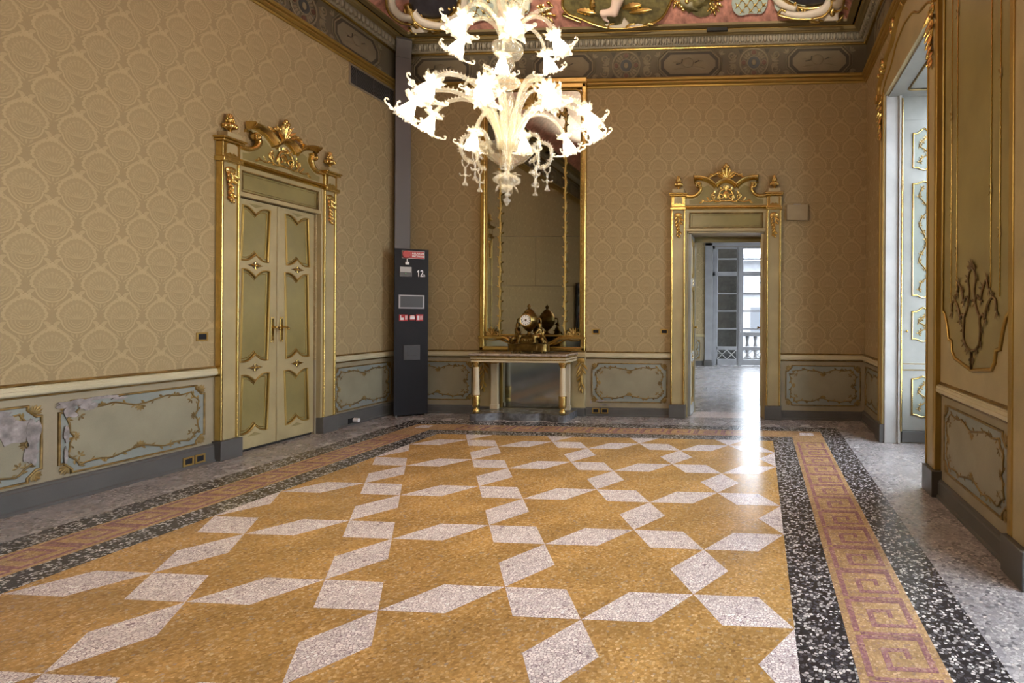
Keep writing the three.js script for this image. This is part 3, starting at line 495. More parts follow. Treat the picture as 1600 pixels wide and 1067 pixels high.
function doorcase(d, open) { // d: Group centred on the opening
  const O = open / 2;
  for (const s of [-1, 1]) {
    const X = (a, b) => s > 0 ? [a, b] : [-b, -a];
    part('pilaster', rbox(...X(O + 0.005, 0.805), 0.2, 3.08, -0.02, 0.06), M.cream, d);
    part('gilded_edge', [[0.598, 0.622], [0.782, 0.808]].map((r) => rbox(...X(...r), 0.2, 3.06, 0.01, 0.082, 0.01)), M.gold, d);
    part('plinth', rbox(...X(O + 0.004, 0.825), 0, 0.2, -0.02, 0.10), M.base, d);
    const gl = part('garland', garland(0.36, 0.13), M.gold, d); gl.position.set(s * 0.702, 3.02, 0.06);
    part('capital', [rbox(...X(0.585, 0.822), 3.06, 3.11, 0, 0.115, 0.012), rbox(...X(0.60, 0.808), 3.11, 3.265, 0, 0.085, 0.01), rbox(...X(0.578, 0.83), 3.265, 3.29, 0, 0.12, 0.01), rbox(...X(0.565, 0.842), 3.29, 3.312, 0, 0.135, 0.01)], M.gold, d);
    const cx = s * 0.704; part('capital_panel', plate([[-0.06, -0.05], [-0.02, -0.03], [0, -0.045], [0.02, -0.03], [0.06, -0.05], [0.06, 0.045], [0.035, 0.06], [-0.035, 0.06], [-0.06, 0.045]].map(([x, y]) => [cx + x, 3.195 + y]), 0.006, 0.084), M.cream, d);
    part('finial_block', rbox(...X(0.62, 0.788), 3.312, 3.365, 0.0, 0.12), M.cream, d);
    const f = part('finial', pinecone(), M.gold, d); f.position.set(s * 0.704, 3.36, 0.06);
  }
  part('lintel', [rbox(-0.6, 0.6, 2.755, 2.80, -0.02, 0.045), rbox(-0.6, 0.6, 3.03, 3.08, -0.02, 0.045), rbox(-0.6, -0.545, 2.8, 3.03, -0.02, 0.045), rbox(0.545, 0.6, 2.8, 3.03, -0.02, 0.045)], M.cream, d);
  part('transom_panel', box(-0.545, 0.545, 2.8, 3.03, -0.02, 0.022), M.olive, d);
  part('transom_moulding', [sweep([[-0.54, 2.805], [0.54, 2.805], [0.54, 3.025], [-0.54, 3.025]], [[-0.01, 0.02], [-0.006, 0.045], [0.006, 0.045], [0.012, 0.02]].reverse(), true), sweep([[-0.505, 2.835], [0.505, 2.835], [0.505, 2.995], [-0.505, 2.995]], [[-0.004, 0.02], [0, 0.028], [0.004, 0.02]].reverse(), true)], M.gilt, d);
  part('gilded_architrave', moulding([[0, 3.07], [0.07, 3.072], [0.085, 3.085], [0.07, 3.095], [0.095, 3.10], [0.105, 3.115], [0.09, 3.128], [0, 3.13]], -0.6, 0.6), M.gold, d);
  // broken-scroll pediment
  const half = [[0.60, 3.27], [0.48, 3.262], [0.415, 3.295], [0.372, 3.35], [0.36, 3.40], [0.40, 3.45], [0.46, 3.52], [0.30, 3.51], [0.22, 3.47], [0.15, 3.405], [0.09, 3.455], [0.0, 3.485]];
  const lower = smooth2(half.slice(0, 6), 24).map((p) => [p[0], p[1]]), upper = [...smooth2(half.slice(6, 10), 16), ...smooth2(half.slice(9), 12)].map((p) => [p[0], p[1]]), R = [[0.60, 3.13], ...lower, ...upper];
  const outline = [...R, ...R.slice(0, -1).reverse().map(([x, y]) => [-x, y])];
  part('tympanum', plate(outline, 0.05, 0), M.cream, d);
  const ins = [[0.54, 3.15], [0.545, 3.215], [0.47, 3.225], [0.385, 3.28], [0.335, 3.36], [0.34, 3.40], [0.27, 3.43], [0.15, 3.335], [0.12, 3.36], [0.08, 3.40], [0, 3.42]];
  part('tympanum_panel', plate([...ins, ...ins.slice(0, -1).reverse().map(([x, y]) => [-x, y]), [-0.12, 3.15], [-0.06, 3.18], [0.06, 3.18], [0.12, 3.15]], 0.006, 0.046), M.olive, d);
  const wing = smooth2([[0.475, 3.525], [0.40, 3.528], [0.30, 3.508], [0.22, 3.465], [0.148, 3.402]], 18), arch = smooth2([[-0.15, 3.402], [-0.08, 3.462], [0, 3.488], [0.08, 3.462], [0.15, 3.402]], 22);
  const cap = [[-0.035, 0.02], [-0.03, 0.085], [-0.012, 0.10], [-0.004, 0.12], [0.018, 0.145], [0.03, 0.14], [0.034, 0.02]];
  part('pediment_cornice', [...mirAll([sweep(wing, cap.map(([a, b]) => [-a, b]).reverse())]), sweep(arch, cap), ...mirAll([sweep(wing.map(([x, y]) => [x, y - 0.055]), roundProfile(0.012, 4)), line([[0.60, 3.275, 0.05], [0.48, 3.268, 0.06], [0.405, 3.31, 0.07], [0.372, 3.37, 0.075], [0.39, 3.43, 0.075]], 0.028, { flat: 1.4, n: 20 }), sweep(spiral(0.405, 3.42, 0.042, 0.012, 2.6, -1.3, 22, 0.08), roundProfile(0.016, 2.4))])], M.gold, d);
  const car = [blob(0, 3.29, 0.05, 0.05, 0.06, 0.012)];
  car.push(...mirAll([line([[0, 3.20, 0.06], [0.08, 3.205, 0.065], [0.105, 3.27, 0.07], [0.075, 3.345, 0.07], [0.02, 3.37, 0.07]], 0.014, { n: 18 }), sweep(spiral(0.072, 3.255, 0.05, 0.012, -0.6, 1.2, 20, 0.065), roundProfile(0.011)), line([[0.06, 3.20, 0.06], [0.13, 3.19, 0.06], [0.185, 3.225, 0.065], [0.20, 3.285, 0.06], [0.165, 3.31, 0.06]], 0.011, { n: 18 }), sweep(spiral(0.185, 3.265, 0.042, 0.01, 1.2, -1.1, 18, 0.062), roundProfile(0.009)), line([[0.17, 3.205, 0.055], [0.26, 3.185, 0.055], [0.33, 3.195, 0.055], [0.39, 3.175, 0.055]], 0.009, { n: 14, taper: (t) => 1.2 - 0.6 * t }), leafAt(0.19, 3.28, 1.9, 0.075, 0.02, 0.055), leafAt(0.06, 3.34, 1.2, 0.07, 0.02, 0.06), leafAt(0.24, 3.195, 0.9, 0.08, 0.018, 0.052), leafAt(0.30, 3.19, 0.4, 0.07, 0.015, 0.052), leafAt(0.34, 3.19, -0.5, 0.06, 0.014, 0.052), leafAt(0.12, 3.20, -0.4, 0.06, 0.018, 0.055), blob(0.22, 3.20, 0.06, 0.014, 0.014, 0.012), blob(0.36, 3.19, 0.058, 0.012, 0.012, 0.01)]));
  for (const a of [1.0, 1.3, 1.57, 1.84, 2.14]) car.push(leafAt(0, 3.345, a, 0.085, 0.018, 0.06));
  part('cartouche', car, M.gold, d);
  const crest = []; for (const a of [0.5, 0.85, 1.2, 1.57, 1.94, 2.29, 2.64]) crest.push(leafAt(0, 3.50, a, 0.13 + 0.06 * Math.sin(a), 0.028, 0.06, { both: true, curl: 0.25, th: 0.5 }));
  for (const [x, y] of [[0, 3.66], [-0.025, 3.69], [0.028, 3.695], [0.0, 3.72], [-0.05, 3.64], [0.05, 3.64]]) crest.push(blob(x, y, 0.075, 0.027, 0.026, 0.024));
  crest.push(...mirAll([line([[0.03, 3.55, 0.07], [0.12, 3.60, 0.075], [0.19, 3.565, 0.07], [0.25, 3.545, 0.06], [0.29, 3.52, 0.05]], 0.014, { n: 18, taper: (t) => 1.3 - t }), leafAt(0.08, 3.56, 0.9, 0.09, 0.024, 0.065, { both: true, th: 0.6 }), leafAt(0.14, 3.56, 0.3, 0.10, 0.024, 0.065, { both: true, th: 0.6 }), leafAt(0.19, 3.55, 0.7, 0.07, 0.02, 0.06, { both: true, th: 0.6 }), leafAt(0.22, 3.545, -0.1, 0.08, 0.02, 0.06, { both: true, th: 0.6 }), blob(0.10, 3.60, 0.085, 0.022, 0.022, 0.02), blob(0.165, 3.585, 0.08, 0.02, 0.02, 0.018), blob(0.225, 3.56, 0.075, 0.016, 0.016, 0.014)]));
  part('crest', crest, M.gold, d);
}
// panelled leaf in local axes, lower left corner at 0,0
function bracketed(x0, x1, y0, y1, dip) { const m = (x0 + x1) / 2, arc = (xa, ya, xb, yb, b, n = 8) => Array.from({ length: n }, (_, i) => { const t = i / n; return [lerp(xa, xb, t), lerp(ya, yb, t) + b * Math.sin(Math.PI * t)]; }); return [...arc(x0, y0, m, y0 + dip, -dip * 0.42), ...arc(m, y0 + dip, x1, y0, -dip * 0.42), ...arc(x1, y1, m, y1 - dip, dip * 0.42), ...arc(m, y1 - dip, x0, y1, dip * 0.42)]; }
function leafDoor(parent, w, h, mats = [M.cream, M.olive, M.gold]) {
  const g = new THREE.Group(); g.name = 'door_leaf'; parent.add(g);
  const px0 = 0.075, px1 = w - 0.105, ranges = [[0.17, 0.80], [0.955, 1.955], [2.06, 2.645]].map(([a, b]) => [a * h / 2.72, b * h / 2.72]);
  const outl = ranges.map(([a, b]) => bracketed(px0, px1, a, b, 0.075));
  part('rails_and_stiles', plate([[0, 0], [w, 0], [w, h], [0, h]], 0.035, -0.02, outl.map((o) => [...o].reverse())), mats[0], g);
  part('core', box(0.01, w - 0.01, 0.01, h - 0.01, -0.035, -0.01), mats[0], g);
  outl.forEach((o, i) => {
    part('panel', plate(o, 0.012, -0.012), mats[1], g);
    part('panel_moulding', [sweep(o, [[-0.012, 0], [-0.009, 0.022], [0.003, 0.024], [0.012, 0.004]].reverse(), true), sweep(bracketed(px0 + 0.03, px1 - 0.03, ranges[i][0] + 0.035, ranges[i][1] - 0.035, 0.07), [[-0.005, 0], [0, 0.007], [0.005, 0]].reverse(), true)], mats[2] === M.gold ? M.oldgold : mats[2], g);
  });
  const m = (px0 + px1) / 2;
  for (const y of [0.878, 2.008].map((q) => q * h / 2.72)) {
    const dia = [[-0.105, 0], [-0.045, -0.014], [0, -0.048], [0.045, -0.014], [0.10, 0], [0.045, 0.014], [0, 0.048], [-0.045, 0.014]].map(([x, q]) => [m + x, y + q]);
    const r = part('rosette', [...[0, 1, 2, 3].map((k) => leafAt(m, y, k * Math.PI / 2, k % 2 ? 0.045 : 0.08, 0.014, 0.018, { nu: 6, nv: 4 })), blob(m, y, 0.022, 0.012, 0.012, 0.01)], M.gold, g); part('rosette_ground', plate(dia, 0.006, 0.013), std({ color: lin(0.11, 0.075, 0.03), roughness: 0.5 }), r);
  }
  for (const [y, s] of [[ranges[0][0] - 0.04, 1], [ranges[2][1] + 0.035, -1]]) part('spandrel', plate([[m - 0.09, y], [m, y + s * 0.035], [m + 0.09, y], [m, y - s * 0.004]], 0.003, 0.014), mats[1], g);
  return g;
}
{
  const d1 = thing('door_1', 'closed double door in a gilded carved doorcase on the left wall', 'door', [XL, 0, -6.355], Math.PI / 2, structure);
  doorcase(d1, 1.13);
  const a = leafDoor(d1, 0.553, 2.715); a.position.set(-0.5545, 0.03, -0.04);
  const b = leafDoor(d1, 0.553, 2.715); b.scale.x = -1; b.position.set(0.5545, 0.03, -0.04);
  part('astragal', rbox(-0.012, 0.014, 0.03, 2.745, -0.045, -0.012), M.cream, d1);
  for (const x of [-0.072, 0.055]) {
    const g = new THREE.Group(); g.name = 'handle_plate'; g.position.set(x, 1.33, -0.022); d1.add(g);
    part('backplate', [rbox(-0.021, 0.021, -0.135, 0.115, 0, 0.008), ...[-1, 1].flatMap((s) => [-1, 1].map((q) => blob(s * 0.014, q > 0 ? 0.125 : -0.145, 0.004, 0.006, 0.014, 0.004)))], M.brass, g);
    part('lever', [line([[0, 0.02, 0.01], [0, 0.02, 0.04], [0.012, 0.02, 0.048], [0.035, 0.018, 0.05], [0.05, 0.004, 0.048]], 0.009, { n: 14 }), blob(0.052, 0, 0.048, 0.015, 0.017, 0.014), new THREE.CylinderGeometry(0.017, 0.02, 0.014, 14).rotateX(Math.PI / 2).translate(0, 0.02, 0.012)], M.brass, g);
  }
  part('threshold', box(-0.56, 0.56, 0.0, 0.028, -0.3, -0.045), M.blackGap, d1);
  part('dark_backing', box(-0.58, 0.58, 0.0, 2.8, -0.5, -0.3), M.blackGap, d1);
  const d2 = thing('door_2', 'open doorway in a gilded carved doorcase on the far wall', 'door', [-0.4875, 0, ZB], 0, structure);
  doorcase(d2, 1.155);
  const ja = 0.5775; // jamb linings and the second room's casing
  part('jamb_lining', [box(-ja, -ja + 0.018, 0, 2.755, -0.5, 0.0), box(ja - 0.018, ja, 0, 2.755, -0.5, 0.0), box(-ja, ja, 2.735, 2.755, -0.5, 0.0)], M.cream, d2);
  part('inner_casing', [box(-0.80, -ja + 0.07, 0, 2.70, -0.56, -0.5), box(ja - 0.045, 0.80, 0, 2.70, -0.56, -0.5), box(-0.80, 0.80, 2.66, 2.95, -0.56, -0.5)], M.olive, d2);
  const q1 = leafDoor(d2, 0.50, 2.70, [M.shutter, M.shutterPanel, M.gold]); q1.rotation.y = Math.PI / 2; q1.position.set(-ja + 0.045, 0.02, 0.0);
  const q2 = leafDoor(d2, 0.50, 2.70, [M.cream, M.olive, M.gold]); q2.rotation.y = -Math.PI / 2; q2.scale.x = -1; q2.position.set(ja - 0.045, 0.02, 0.0);
  for (const s of [-1, 1]) part('knob', [blob(s * (ja - 0.10), 1.33, -0.45, 0.014, 0.022, 0.02), new THREE.CylinderGeometry(0.012, 0.012, 0.05, 10).rotateZ(Math.PI / 2).translate(s * (ja - 0.075), 1.33, -0.45)], M.brass, d2);
  part('sill', box(-ja, ja, -0.3, 0.001, -0.53, -0.02), M.fWhite, d2);
}

// ================================================================ WINDOWS OF THE RIGHT WALL
function rightWindow(n, [z0, z1, top], label) {
  const w = thing('window_' + n, label, 'window', [XR, 0, (z0 + z1) / 2], -Math.PI / 2, structure), O = (z1 - z0) / 2, D = 0.62;
  for (const s of [-1, 1]) {
    const X = (a, b) => s > 0 ? [a, b] : [-b, -a];
    part('casing', [rbox(...X(O, O + 0.265), 0.22, top + 0.05, -0.02, 0.05)], M.cream, w);
    part('gilded_edge', [[O + 0.005, O + 0.03], [O + 0.20, O + 0.268]].map((r, i) => rbox(...X(...r), 0.22, top + 0.05, 0, i ? 0.058 : 0.065, 0.012)), M.oldgold, w);
    part('plinth', rbox(...X(O - 0.005, O + 0.285), 0, 0.22, -0.02, 0.085), M.base, w);
    const gl = part('garland', garland(0.55, 0.13), M.gold, w); gl.position.set(s * (O + 0.12), top + 0.04, 0.05);
    part('jamb', [rbox(...X(O - 0.02, O), 0, top, -0.12, 0.03), rbox(...X(O - 0.05, O), 0, top, -0.15, -0.12)], M.white, w);
    part('gilded_bead', rbox(...X(O - 0.062, O - 0.045), 0.15, top - 0.05, -0.165, -0.148), M.gold, w);
    // folded shutter leaf against the reveal
    const sh = new THREE.Group(); sh.name = 'shutter'; w.add(sh); sh.rotation.y = s < 0 ? Math.PI / 2 : -Math.PI / 2; sh.position.set(s * (O - 0.005), 0, s < 0 ? -0.175 : -0.60);
    const L = 0.425, h = top - 0.30;
    part('leaf_board', rbox(0, L, 0.155, h, -0.02, 0.02), M.shutter, sh); part('kick_plate', rbox(0, L, 0.015, 0.15, -0.02, 0.022), M.base, sh);
    part('dado_rail', [rbox(0, L, 0.885, 0.945, 0.02, 0.036), rbox(0, L, 0.955, 0.97, 0.02, 0.03)], M.shutter, sh); part('gilded_fillet', [rbox(0, L, 0.945, 0.957, 0.02, 0.03, 0.003), rbox(0, L, 0.872, 0.885, 0.02, 0.03, 0.003)], M.gilt, sh);
    const shape = (y0, y1, b) => { const a = 0.115, c = 0.36, m = (a + c) / 2; return smoothPoly([[a, y0 + 0.03], [a + 0.05, y0 + 0.025], [m, y0], [c - 0.05, y0 + 0.025], [c, y0 + 0.03]], [[c, y1 - 0.03], [c - 0.05, y1 - 0.025], [m, y1 + b], [a + 0.05, y1 - 0.025], [a, y1 - 0.03]]); };
    for (const [y0, y1, b, v] of [[0.32, 0.80, 0.0, 1], [1.22, 1.60, 0.02, 2], [1.74, 3.12, 0, 3], [3.26, 3.72, 0.03, 2]]) {
      const o = shape(y0, y1, b);
      part('panel', plate(o, 0.004, 0.02), M.shutterPanel, sh);
      part('panel_moulding', sweep(o, [[-0.011, 0.02], [-0.007, 0.034], [0.005, 0.034], [0.011, 0.022]].reverse(), true), M.gold, sh);
      const br = [], m = 0.235, k = v === 3 ? 7 : 3, pts = []; for (let i = 0; i <= k * 2; i++) pts.push([m - 0.045 * Math.cos(i * Math.PI / 2 * 0.9) - 0.012 * Math.sin(i * 2.1), lerp(y0 + 0.09, y1 - 0.08, i / k / 2), 0.03]);
      br.push(line(pts, 0.007, { n: k * 8 })); pts.forEach(([x, y], i) => { for (const da of [0.4, 1.6, 2.8, -0.8]) br.push(leafAt(x, y, da + i * 1.3, 0.036, 0.010, 0.026, { nu: 6, nv: 4, curl: 0.3 })); });
      part('gilded_branch', br, M.gilt, sh);
    }
    part('knob', blob(0.05, 1.34, 0.035, 0.012, 0.016, 0.014), M.brass, sh);
  }
  part('head_casing', [rbox(-O - 0.0, O + 0.0, top, top + 0.1, -0.02, 0.05)], M.cream, w);
  part('soffit', [box(-O, O, top - 0.02, top, -D, 0.0), box(-O, -O + 0.02, top - 0.30, top, -D, -0.16), box(O - 0.02, O, top - 0.30, top, -D, -0.16)], M.shutter, w);
  part('soffit_panel', sweep([[-O + 0.25, -0.50], [O - 0.25, -0.50], [O - 0.25, -0.18], [-O + 0.25, -0.18]], [[-0.014, 0], [0, 0.02], [0.014, 0]].reverse(), true).rotateX(Math.PI / 2).translate(0, top - 0.022, 0), M.gilt, w);
  // carved head
  const R = smooth2([[O + 0.30, top + 0.06], [O + 0.27, top + 0.22], [O + 0.05, top + 0.30], [O - 0.16, top + 0.42], [O - 0.42, top + 0.45], [0.22, top + 0.60], [0, top + 0.64]], 36).map((p) => [p[0], p[1]]);
  part('head_board', plate([[O + 0.28, top + 0.02], ...R, ...R.slice(0, -1).reverse().map(([x, y]) => [-x, y]), [-O - 0.28, top + 0.02]], 0.05, -0.01), M.cream, w);
  part('head_moulding', mirAll([sweep(R, [[-0.03, 0], [-0.03, 0.06], [0, 0.085], [0.022, 0.07], [0.022, 0]].map(([a, b]) => [-a, b]).reverse()), line([[O + 0.12, top + 0.06, 0.045], [O - 0.05, top + 0.16, 0.045], [O - 0.35, top + 0.23, 0.045], [0.35, top + 0.34, 0.045], [0, top + 0.40, 0.045]], 0.012, { n: 26 })]), M.oldgold, w);
  part('head_scrolls', mirAll([sweep(spiral(O - 0.02, top + 0.36, 0.075, 0.02, -1.2, 1.3, 22, 0.07), roundProfile(0.022, 1.6)), sweep(spiral(0.36, top + 0.58, 0.075, 0.02, -1.2, 1.3, 22, 0.07), roundProfile(0.022, 1.6)), leafAt(O + 0.16, top + 0.28, 1.2, 0.14, 0.035, 0.06, { both: true }), leafAt(O + 0.14, top + 0.26, 1.9, 0.12, 0.03, 0.06, { both: true }), blob(O + 0.16, top + 0.30, 0.08, 0.03, 0.035, 0.03), rbox(O + 0.22, O + 0.34, top + 0.02, top + 0.10, 0, 0.10)]), M.gold, w);
  // glazed casements at the outer face
  part('window_frame', [box(-O, -O + 0.06, 0, top, -0.72, -0.64), box(O - 0.06, O, 0, top, -0.72, -0.64), box(-O, O, top - 0.06, top, -0.72, -0.64), box(-O, O, 3.02, 3.10, -0.72, -0.64), box(-0.05, 0.05, 0, top, -0.72, -0.63)], M.white, w);
  for (const s of [-1, 1]) {
    const X = (a, b) => s > 0 ? [a, b] : [-b, -a], ys = [0.52, 1.14, 1.76, 2.38, 3.0];
    part('lower_board', box(...X(0.05, O - 0.06), 0.02, 0.50, -0.70, -0.66), M.white, w);
    part('glazing_bars', [box(...X(0.05, 0.12), 0.02, 3.02, -0.705, -0.655), box(...X(O - 0.12, O - 0.06), 0.02, 3.02, -0.705, -0.655), ...ys.map((y) => box(...X(0.1, O - 0.1), y - 0.018, y + 0.018, -0.70, -0.66))], M.white, w);
    for (let i = 0; i < 4; i++) part('pane', box(...X(0.12, O - 0.12), ys[i] + 0.018, ys[i + 1] - 0.018, -0.683, -0.679), M.pane, w);
    part('pane', box(...X(0.05, O - 0.06), 3.10, top - 0.06, -0.683, -0.679), M.pane, w);
  }
}
const smoothPoly = (...parts) => parts.flatMap((p) => smooth2(p, 12).map((q) => [q[0], q[1]]));
rightWindow(1, W1, 'far tall window recess with folded white gilded shutter');
rightWindow(2, W2, 'nearer tall window on the right, mostly outside the view');

// painted pier between the two windows
{
  const g = new THREE.Group(); g.name = 'painted_pier_panel'; wallR.add(g);
  part('olive_board', box(-5.0, -3.585, 0.968, 4.90, 0.0, 0.012), M.cream, g);
  const zc = -4.265, bot = [[-4.915, 1.56], [-4.86, 1.53], [-4.80, 1.44], [-4.76, 1.33], [-4.70, 1.32], [-4.68, 1.24], [-4.62, 1.19], [-4.265, 1.13], [-3.91, 1.17], [-3.86, 1.22], [-3.84, 1.30], [-3.78, 1.31], [-3.74, 1.42], [-3.69, 1.51], [-3.63, 1.55]];
  part('field', plate([...bot, [-3.63, 4.86], [-4.915, 4.86]], 0.004, 0.012), M.olive, g);
  part('outer_moulding', sweep([...bot, [-3.63, 4.86], [-4.915, 4.86]], [[-0.014, 0.012], [-0.010, 0.03], [0.004, 0.032], [0.014, 0.016]].reverse(), true), M.oldgold, g);
  for (const [z, lo] of [[-4.725, 1.62], [-4.592, 1.70], [-3.935, 1.70], [-3.79, 1.64]]) part('gilded_line', rbox(z - 0.0055, z + 0.0055, lo, 4.86, 0.014, 0.024, 0.004), M.gold, g);
  const knots = [[-4.725, 2.35], [-4.592, 2.02], [-4.725, 3.1], [-4.592, 3.85], [-3.935, 2.35], [-3.79, 2.05], [-3.79, 3.05], [-3.935, 3.9], [-4.70, 4.25], [-4.60, 4.15]];
  for (const [z, y] of knots) part('leaf_knot', [0.9, 2.2, -0.9, -2.2].map((a) => leafAt(z, y, a, 0.045, 0.012, 0.02, { nu: 6, nv: 4, curl: 0.2 })), M.gilt, g);
  const o = [], L = (pts, r = 0.008) => o.push(...[1, -1].map((s) => line(pts.map(([x, y]) => [zc + s * x, y, 0.022]), r, { n: 22 })));
  L([[0, 1.14], [0, 1.22], [0, 1.28]], 0.011); L([[0, 1.27], [0.08, 1.285], [0.15, 1.33], [0.165, 1.42], [0.15, 1.50], [0.20, 1.53], [0.24, 1.50], [0.27, 1.57], [0.36, 1.64], [0.42, 1.62], [0.43, 1.55]], 0.010); L([[0.15, 1.51], [0.10, 1.56], [0.065, 1.62], [0.10, 1.66], [0.16, 1.63], [0.20, 1.70], [0.27, 1.76], [0.30, 1.70]], 0.009); L([[0.065, 1.62], [0.05, 1.70], [0.075, 1.78], [0.04, 1.84], [0, 1.86]], 0.008);
  for (const s of [-1, 1]) for (const [x, y, a] of [[0.08, 1.285, -1.0], [0.15, 1.33, -0.4], [0.165, 1.42, 0.2], [0.24, 1.50, -1.2], [0.27, 1.57, 0.2], [0.36, 1.64, 1.4], [0.43, 1.55, -1.3], [0.065, 1.62, 3.4], [0.16, 1.63, -0.8], [0.20, 1.70, 2.4], [0.27, 1.76, 1.2], [0.30, 1.70, -1.0], [0.075, 1.78, 0.3], [0.04, 1.84, 1.2]]) for (const d of [-0.5, 0.5]) o.push(leafAt(zc + s * x, y, s > 0 ? a + d : Math.PI - a - d, 0.055, 0.014, 0.02, { nu: 6, nv: 4, curl: 0.2 }));
  for (const a of [0.4, 1.0, 1.57, 2.14, 2.74]) o.push(leafAt(zc, 1.85, a, 0.08, 0.018, 0.02, { nu: 8, nv: 4, curl: 0.2 }), leafAt(zc, 1.22, -a, 0.06, 0.016, 0.02, { nu: 6, nv: 4 }));
  part('painted_cartouche', o, std({ color: lin(0.26, 0.165, 0.06), map: streaky, roughness: 0.5, metalness: 0.2 }), g);
}

// ================================================================ ADJOINING ROOM
{
  const z0 = ZB - 0.5, z1 = -17.5, x0 = -4.6, x1 = 1.55, wc = -0.57, wo = 0.83, wt = 3.62;
  solo('floor', [box(x0, x1, -0.3, 0, z1 - 0.5, z0)], M.fGrey, 'pale terrazzo floor of the adjoining room beyond the doorway', 'floor', structure);
  const fl = taken.get('floor');
  solo('ceiling', box(x0 - 0.3, x1 + 0.5, 5.2, 5.5, z1 - 0.5, z0), M.white, 'plain ceiling of the adjoining room', 'ceiling', structure);
  const far = thing('wall_far', 'end wall of the adjoining room around its glazed balcony door', 'wall', [0, 0, z1], 0, structure);
  part('damask_hanging', [box(x0, wc - wo, RAIL, 5.2, -0.5, 0), box(wc + wo, x1, RAIL, 5.2, -0.5, 0), box(wc - wo, wc + wo, wt, 5.2, -0.5, 0)], M.damask, far);
  part('dado', [box(x0, wc - wo, 0, RAIL, -0.5, 0.002), box(wc + wo, x1, 0, RAIL, -0.5, 0.002)], M.paint, far);
  part('chair_rail', [moulding(railProfile, x0, wc - wo - 0.2), moulding(railProfile, wc + wo + 0.2, x1)], M.cream, far);
  wainscot(far, -3.0, -1.75);
  part('board', [box(x0, wc - wo - 0.25, 0, 0.15, 0, 0.03), box(wc + wo + 0.25, x1, 0, 0.15, 0, 0.03)], M.base, far);
  const side = (name, x, s, label, holes) => { const g = thing(name, label, 'wall', [x, 0, 0], 0, structure); const pc = (y0, y1, m, nm) => part(nm, [...run(z1, z0, holes, (a, b) => box(...(s > 0 ? [0, 0.5] : [-0.5, 0]), y0, y1, a, b))], m, g); pc(0, RAIL, M.paint, 'dado'); pc(RAIL, 5.2, M.damask, 'damask_hanging'); if (holes.length) part('lintel', holes.map(([a, b]) => box(...(s > 0 ? [0, 0.5] : [-0.5, 0]), 3.9, 5.2, a, b)), M.damask, g); };
  side('wall_far_left', x0, -1, 'left wall of the adjoining room', []);
  side('wall_far_right', x1, 1, 'window side of the adjoining room', [[-13.6, -11.6], [-16.4, -15.0]]);
  // balcony door
  const w = thing('window_3', 'glazed grey balcony door at the end of the adjoining room', 'window', [wc, 0, z1], 0, structure);
  part('casing', [rbox(-wo - 0.22, -wo, 0.18, wt + 0.2, -0.02, 0.05), rbox(wo, wo + 0.22, 0.18, wt + 0.2, -0.02, 0.05), rbox(-wo - 0.22, wo + 0.22, wt, wt + 0.22, -0.02, 0.05)], M.greyWood, w);
  part('plinth', [rbox(-wo - 0.24, -wo, 0, 0.18, -0.02, 0.08), rbox(wo, wo + 0.24, 0, 0.18, -0.02, 0.08)], M.base, w);
  part('window_frame', [box(-wo, -wo + 0.07, 0, wt, -0.2, -0.1), box(wo - 0.07, wo, 0, wt, -0.2, -0.1), box(-wo, wo, wt - 0.07, wt, -0.2, -0.1), box(-wo, wo, 2.73, 2.85, -0.2, -0.1), box(-0.045, 0.045, 0, wt, -0.2, -0.085)], M.greyWood, w);
  part('reveal', [box(-wo - 0.02, -wo, 0, wt, -0.5, 0), box(wo, wo + 0.02, 0, wt, -0.5, 0)], M.greyWood, w);
  for (const s of [-1, 1]) {
    const X = (a, b) => s > 0 ? [a, b] : [-b, -a], ys = [0.56, 1.12, 1.66, 2.19, 2.73], up = [2.85, 3.24, wt - 0.07];
    part('casement', [box(...X(0.03, 0.10), 0.02, 2.73, -0.19, -0.11), box(...X(wo - 0.15, wo - 0.07), 0.02, wt, -0.19, -0.11), box(...X(0.03, 0.10), 2.8, wt, -0.19, -0.11), box(...X(0.1, wo - 0.12), 0.02, 0.20, -0.19, -0.11), box(...X(0.1, wo - 0.12), 0.48, 0.58, -0.19, -0.11)], M.greyWood, w);
    part('glazing_bars', [...ys.slice(1, 4), 3.24].map((y) => box(...X(0.1, wo - 0.12), y - 0.022, y + 0.022, -0.18, -0.12)), M.greyWood, w);
    for (let i = 0; i < 4; i++) part('pane', box(...X(0.10, wo - 0.15), ys[i] + 0.022, ys[i + 1] - 0.022, -0.152, -0.148), M.pane, w);
    for (let i = 0; i < 2; i++) part('pane', box(...X(0.10, wo - 0.15), up[i] + 0.022, up[i + 1] - 0.022, -0.152, -0.148), M.pane, w);
    part('pane', box(...X(0.10, wo - 0.15), 0.2, 0.48, -0.152, -0.148), M.pane, w);
    const a = 0.10, b = wo - 0.15, m = (a + b) / 2, bar = (xa, ya, xb, yb) => { const l = Math.hypot(xb - xa, yb - ya); return box(-l / 2, l / 2, -0.012, 0.012, -0.012, 0.012).rotateZ(Math.atan2(yb - ya, xb - xa)).translate(s * 0 + (xa + xb) / 2, (ya + yb) / 2, -0.135); };
    for (const [xa, xb] of [[a, m], [m, b]]) for (const f of [0, 1]) part('lattice_bar', bar(s * xa, f ? 0.48 : 0.2, s * xb, f ? 0.2 : 0.48), M.white, w);
  }
  part('bolt', [box(-0.012, 0.012, 0.9, 1.25, -0.085, -0.07), blob(0, 1.05, -0.06, 0.02, 0.035, 0.02)], M.greyMetal, w);
  // outside: terrace, weathered pier, balustrade, house across, street
  const ter = solo('terrace', box(-6, 8, -0.25, -0.03, z1 - 2.6, z1 - 0.5), M.facade, 'pale stone terrace outside the balcony door', 'terrace', structure);
  const pier = thing('stone_pier', 'dark weathered stone pier outside the left half of the balcony door', 'pier', [-1.3, -0.03, z1 - 1.5]);
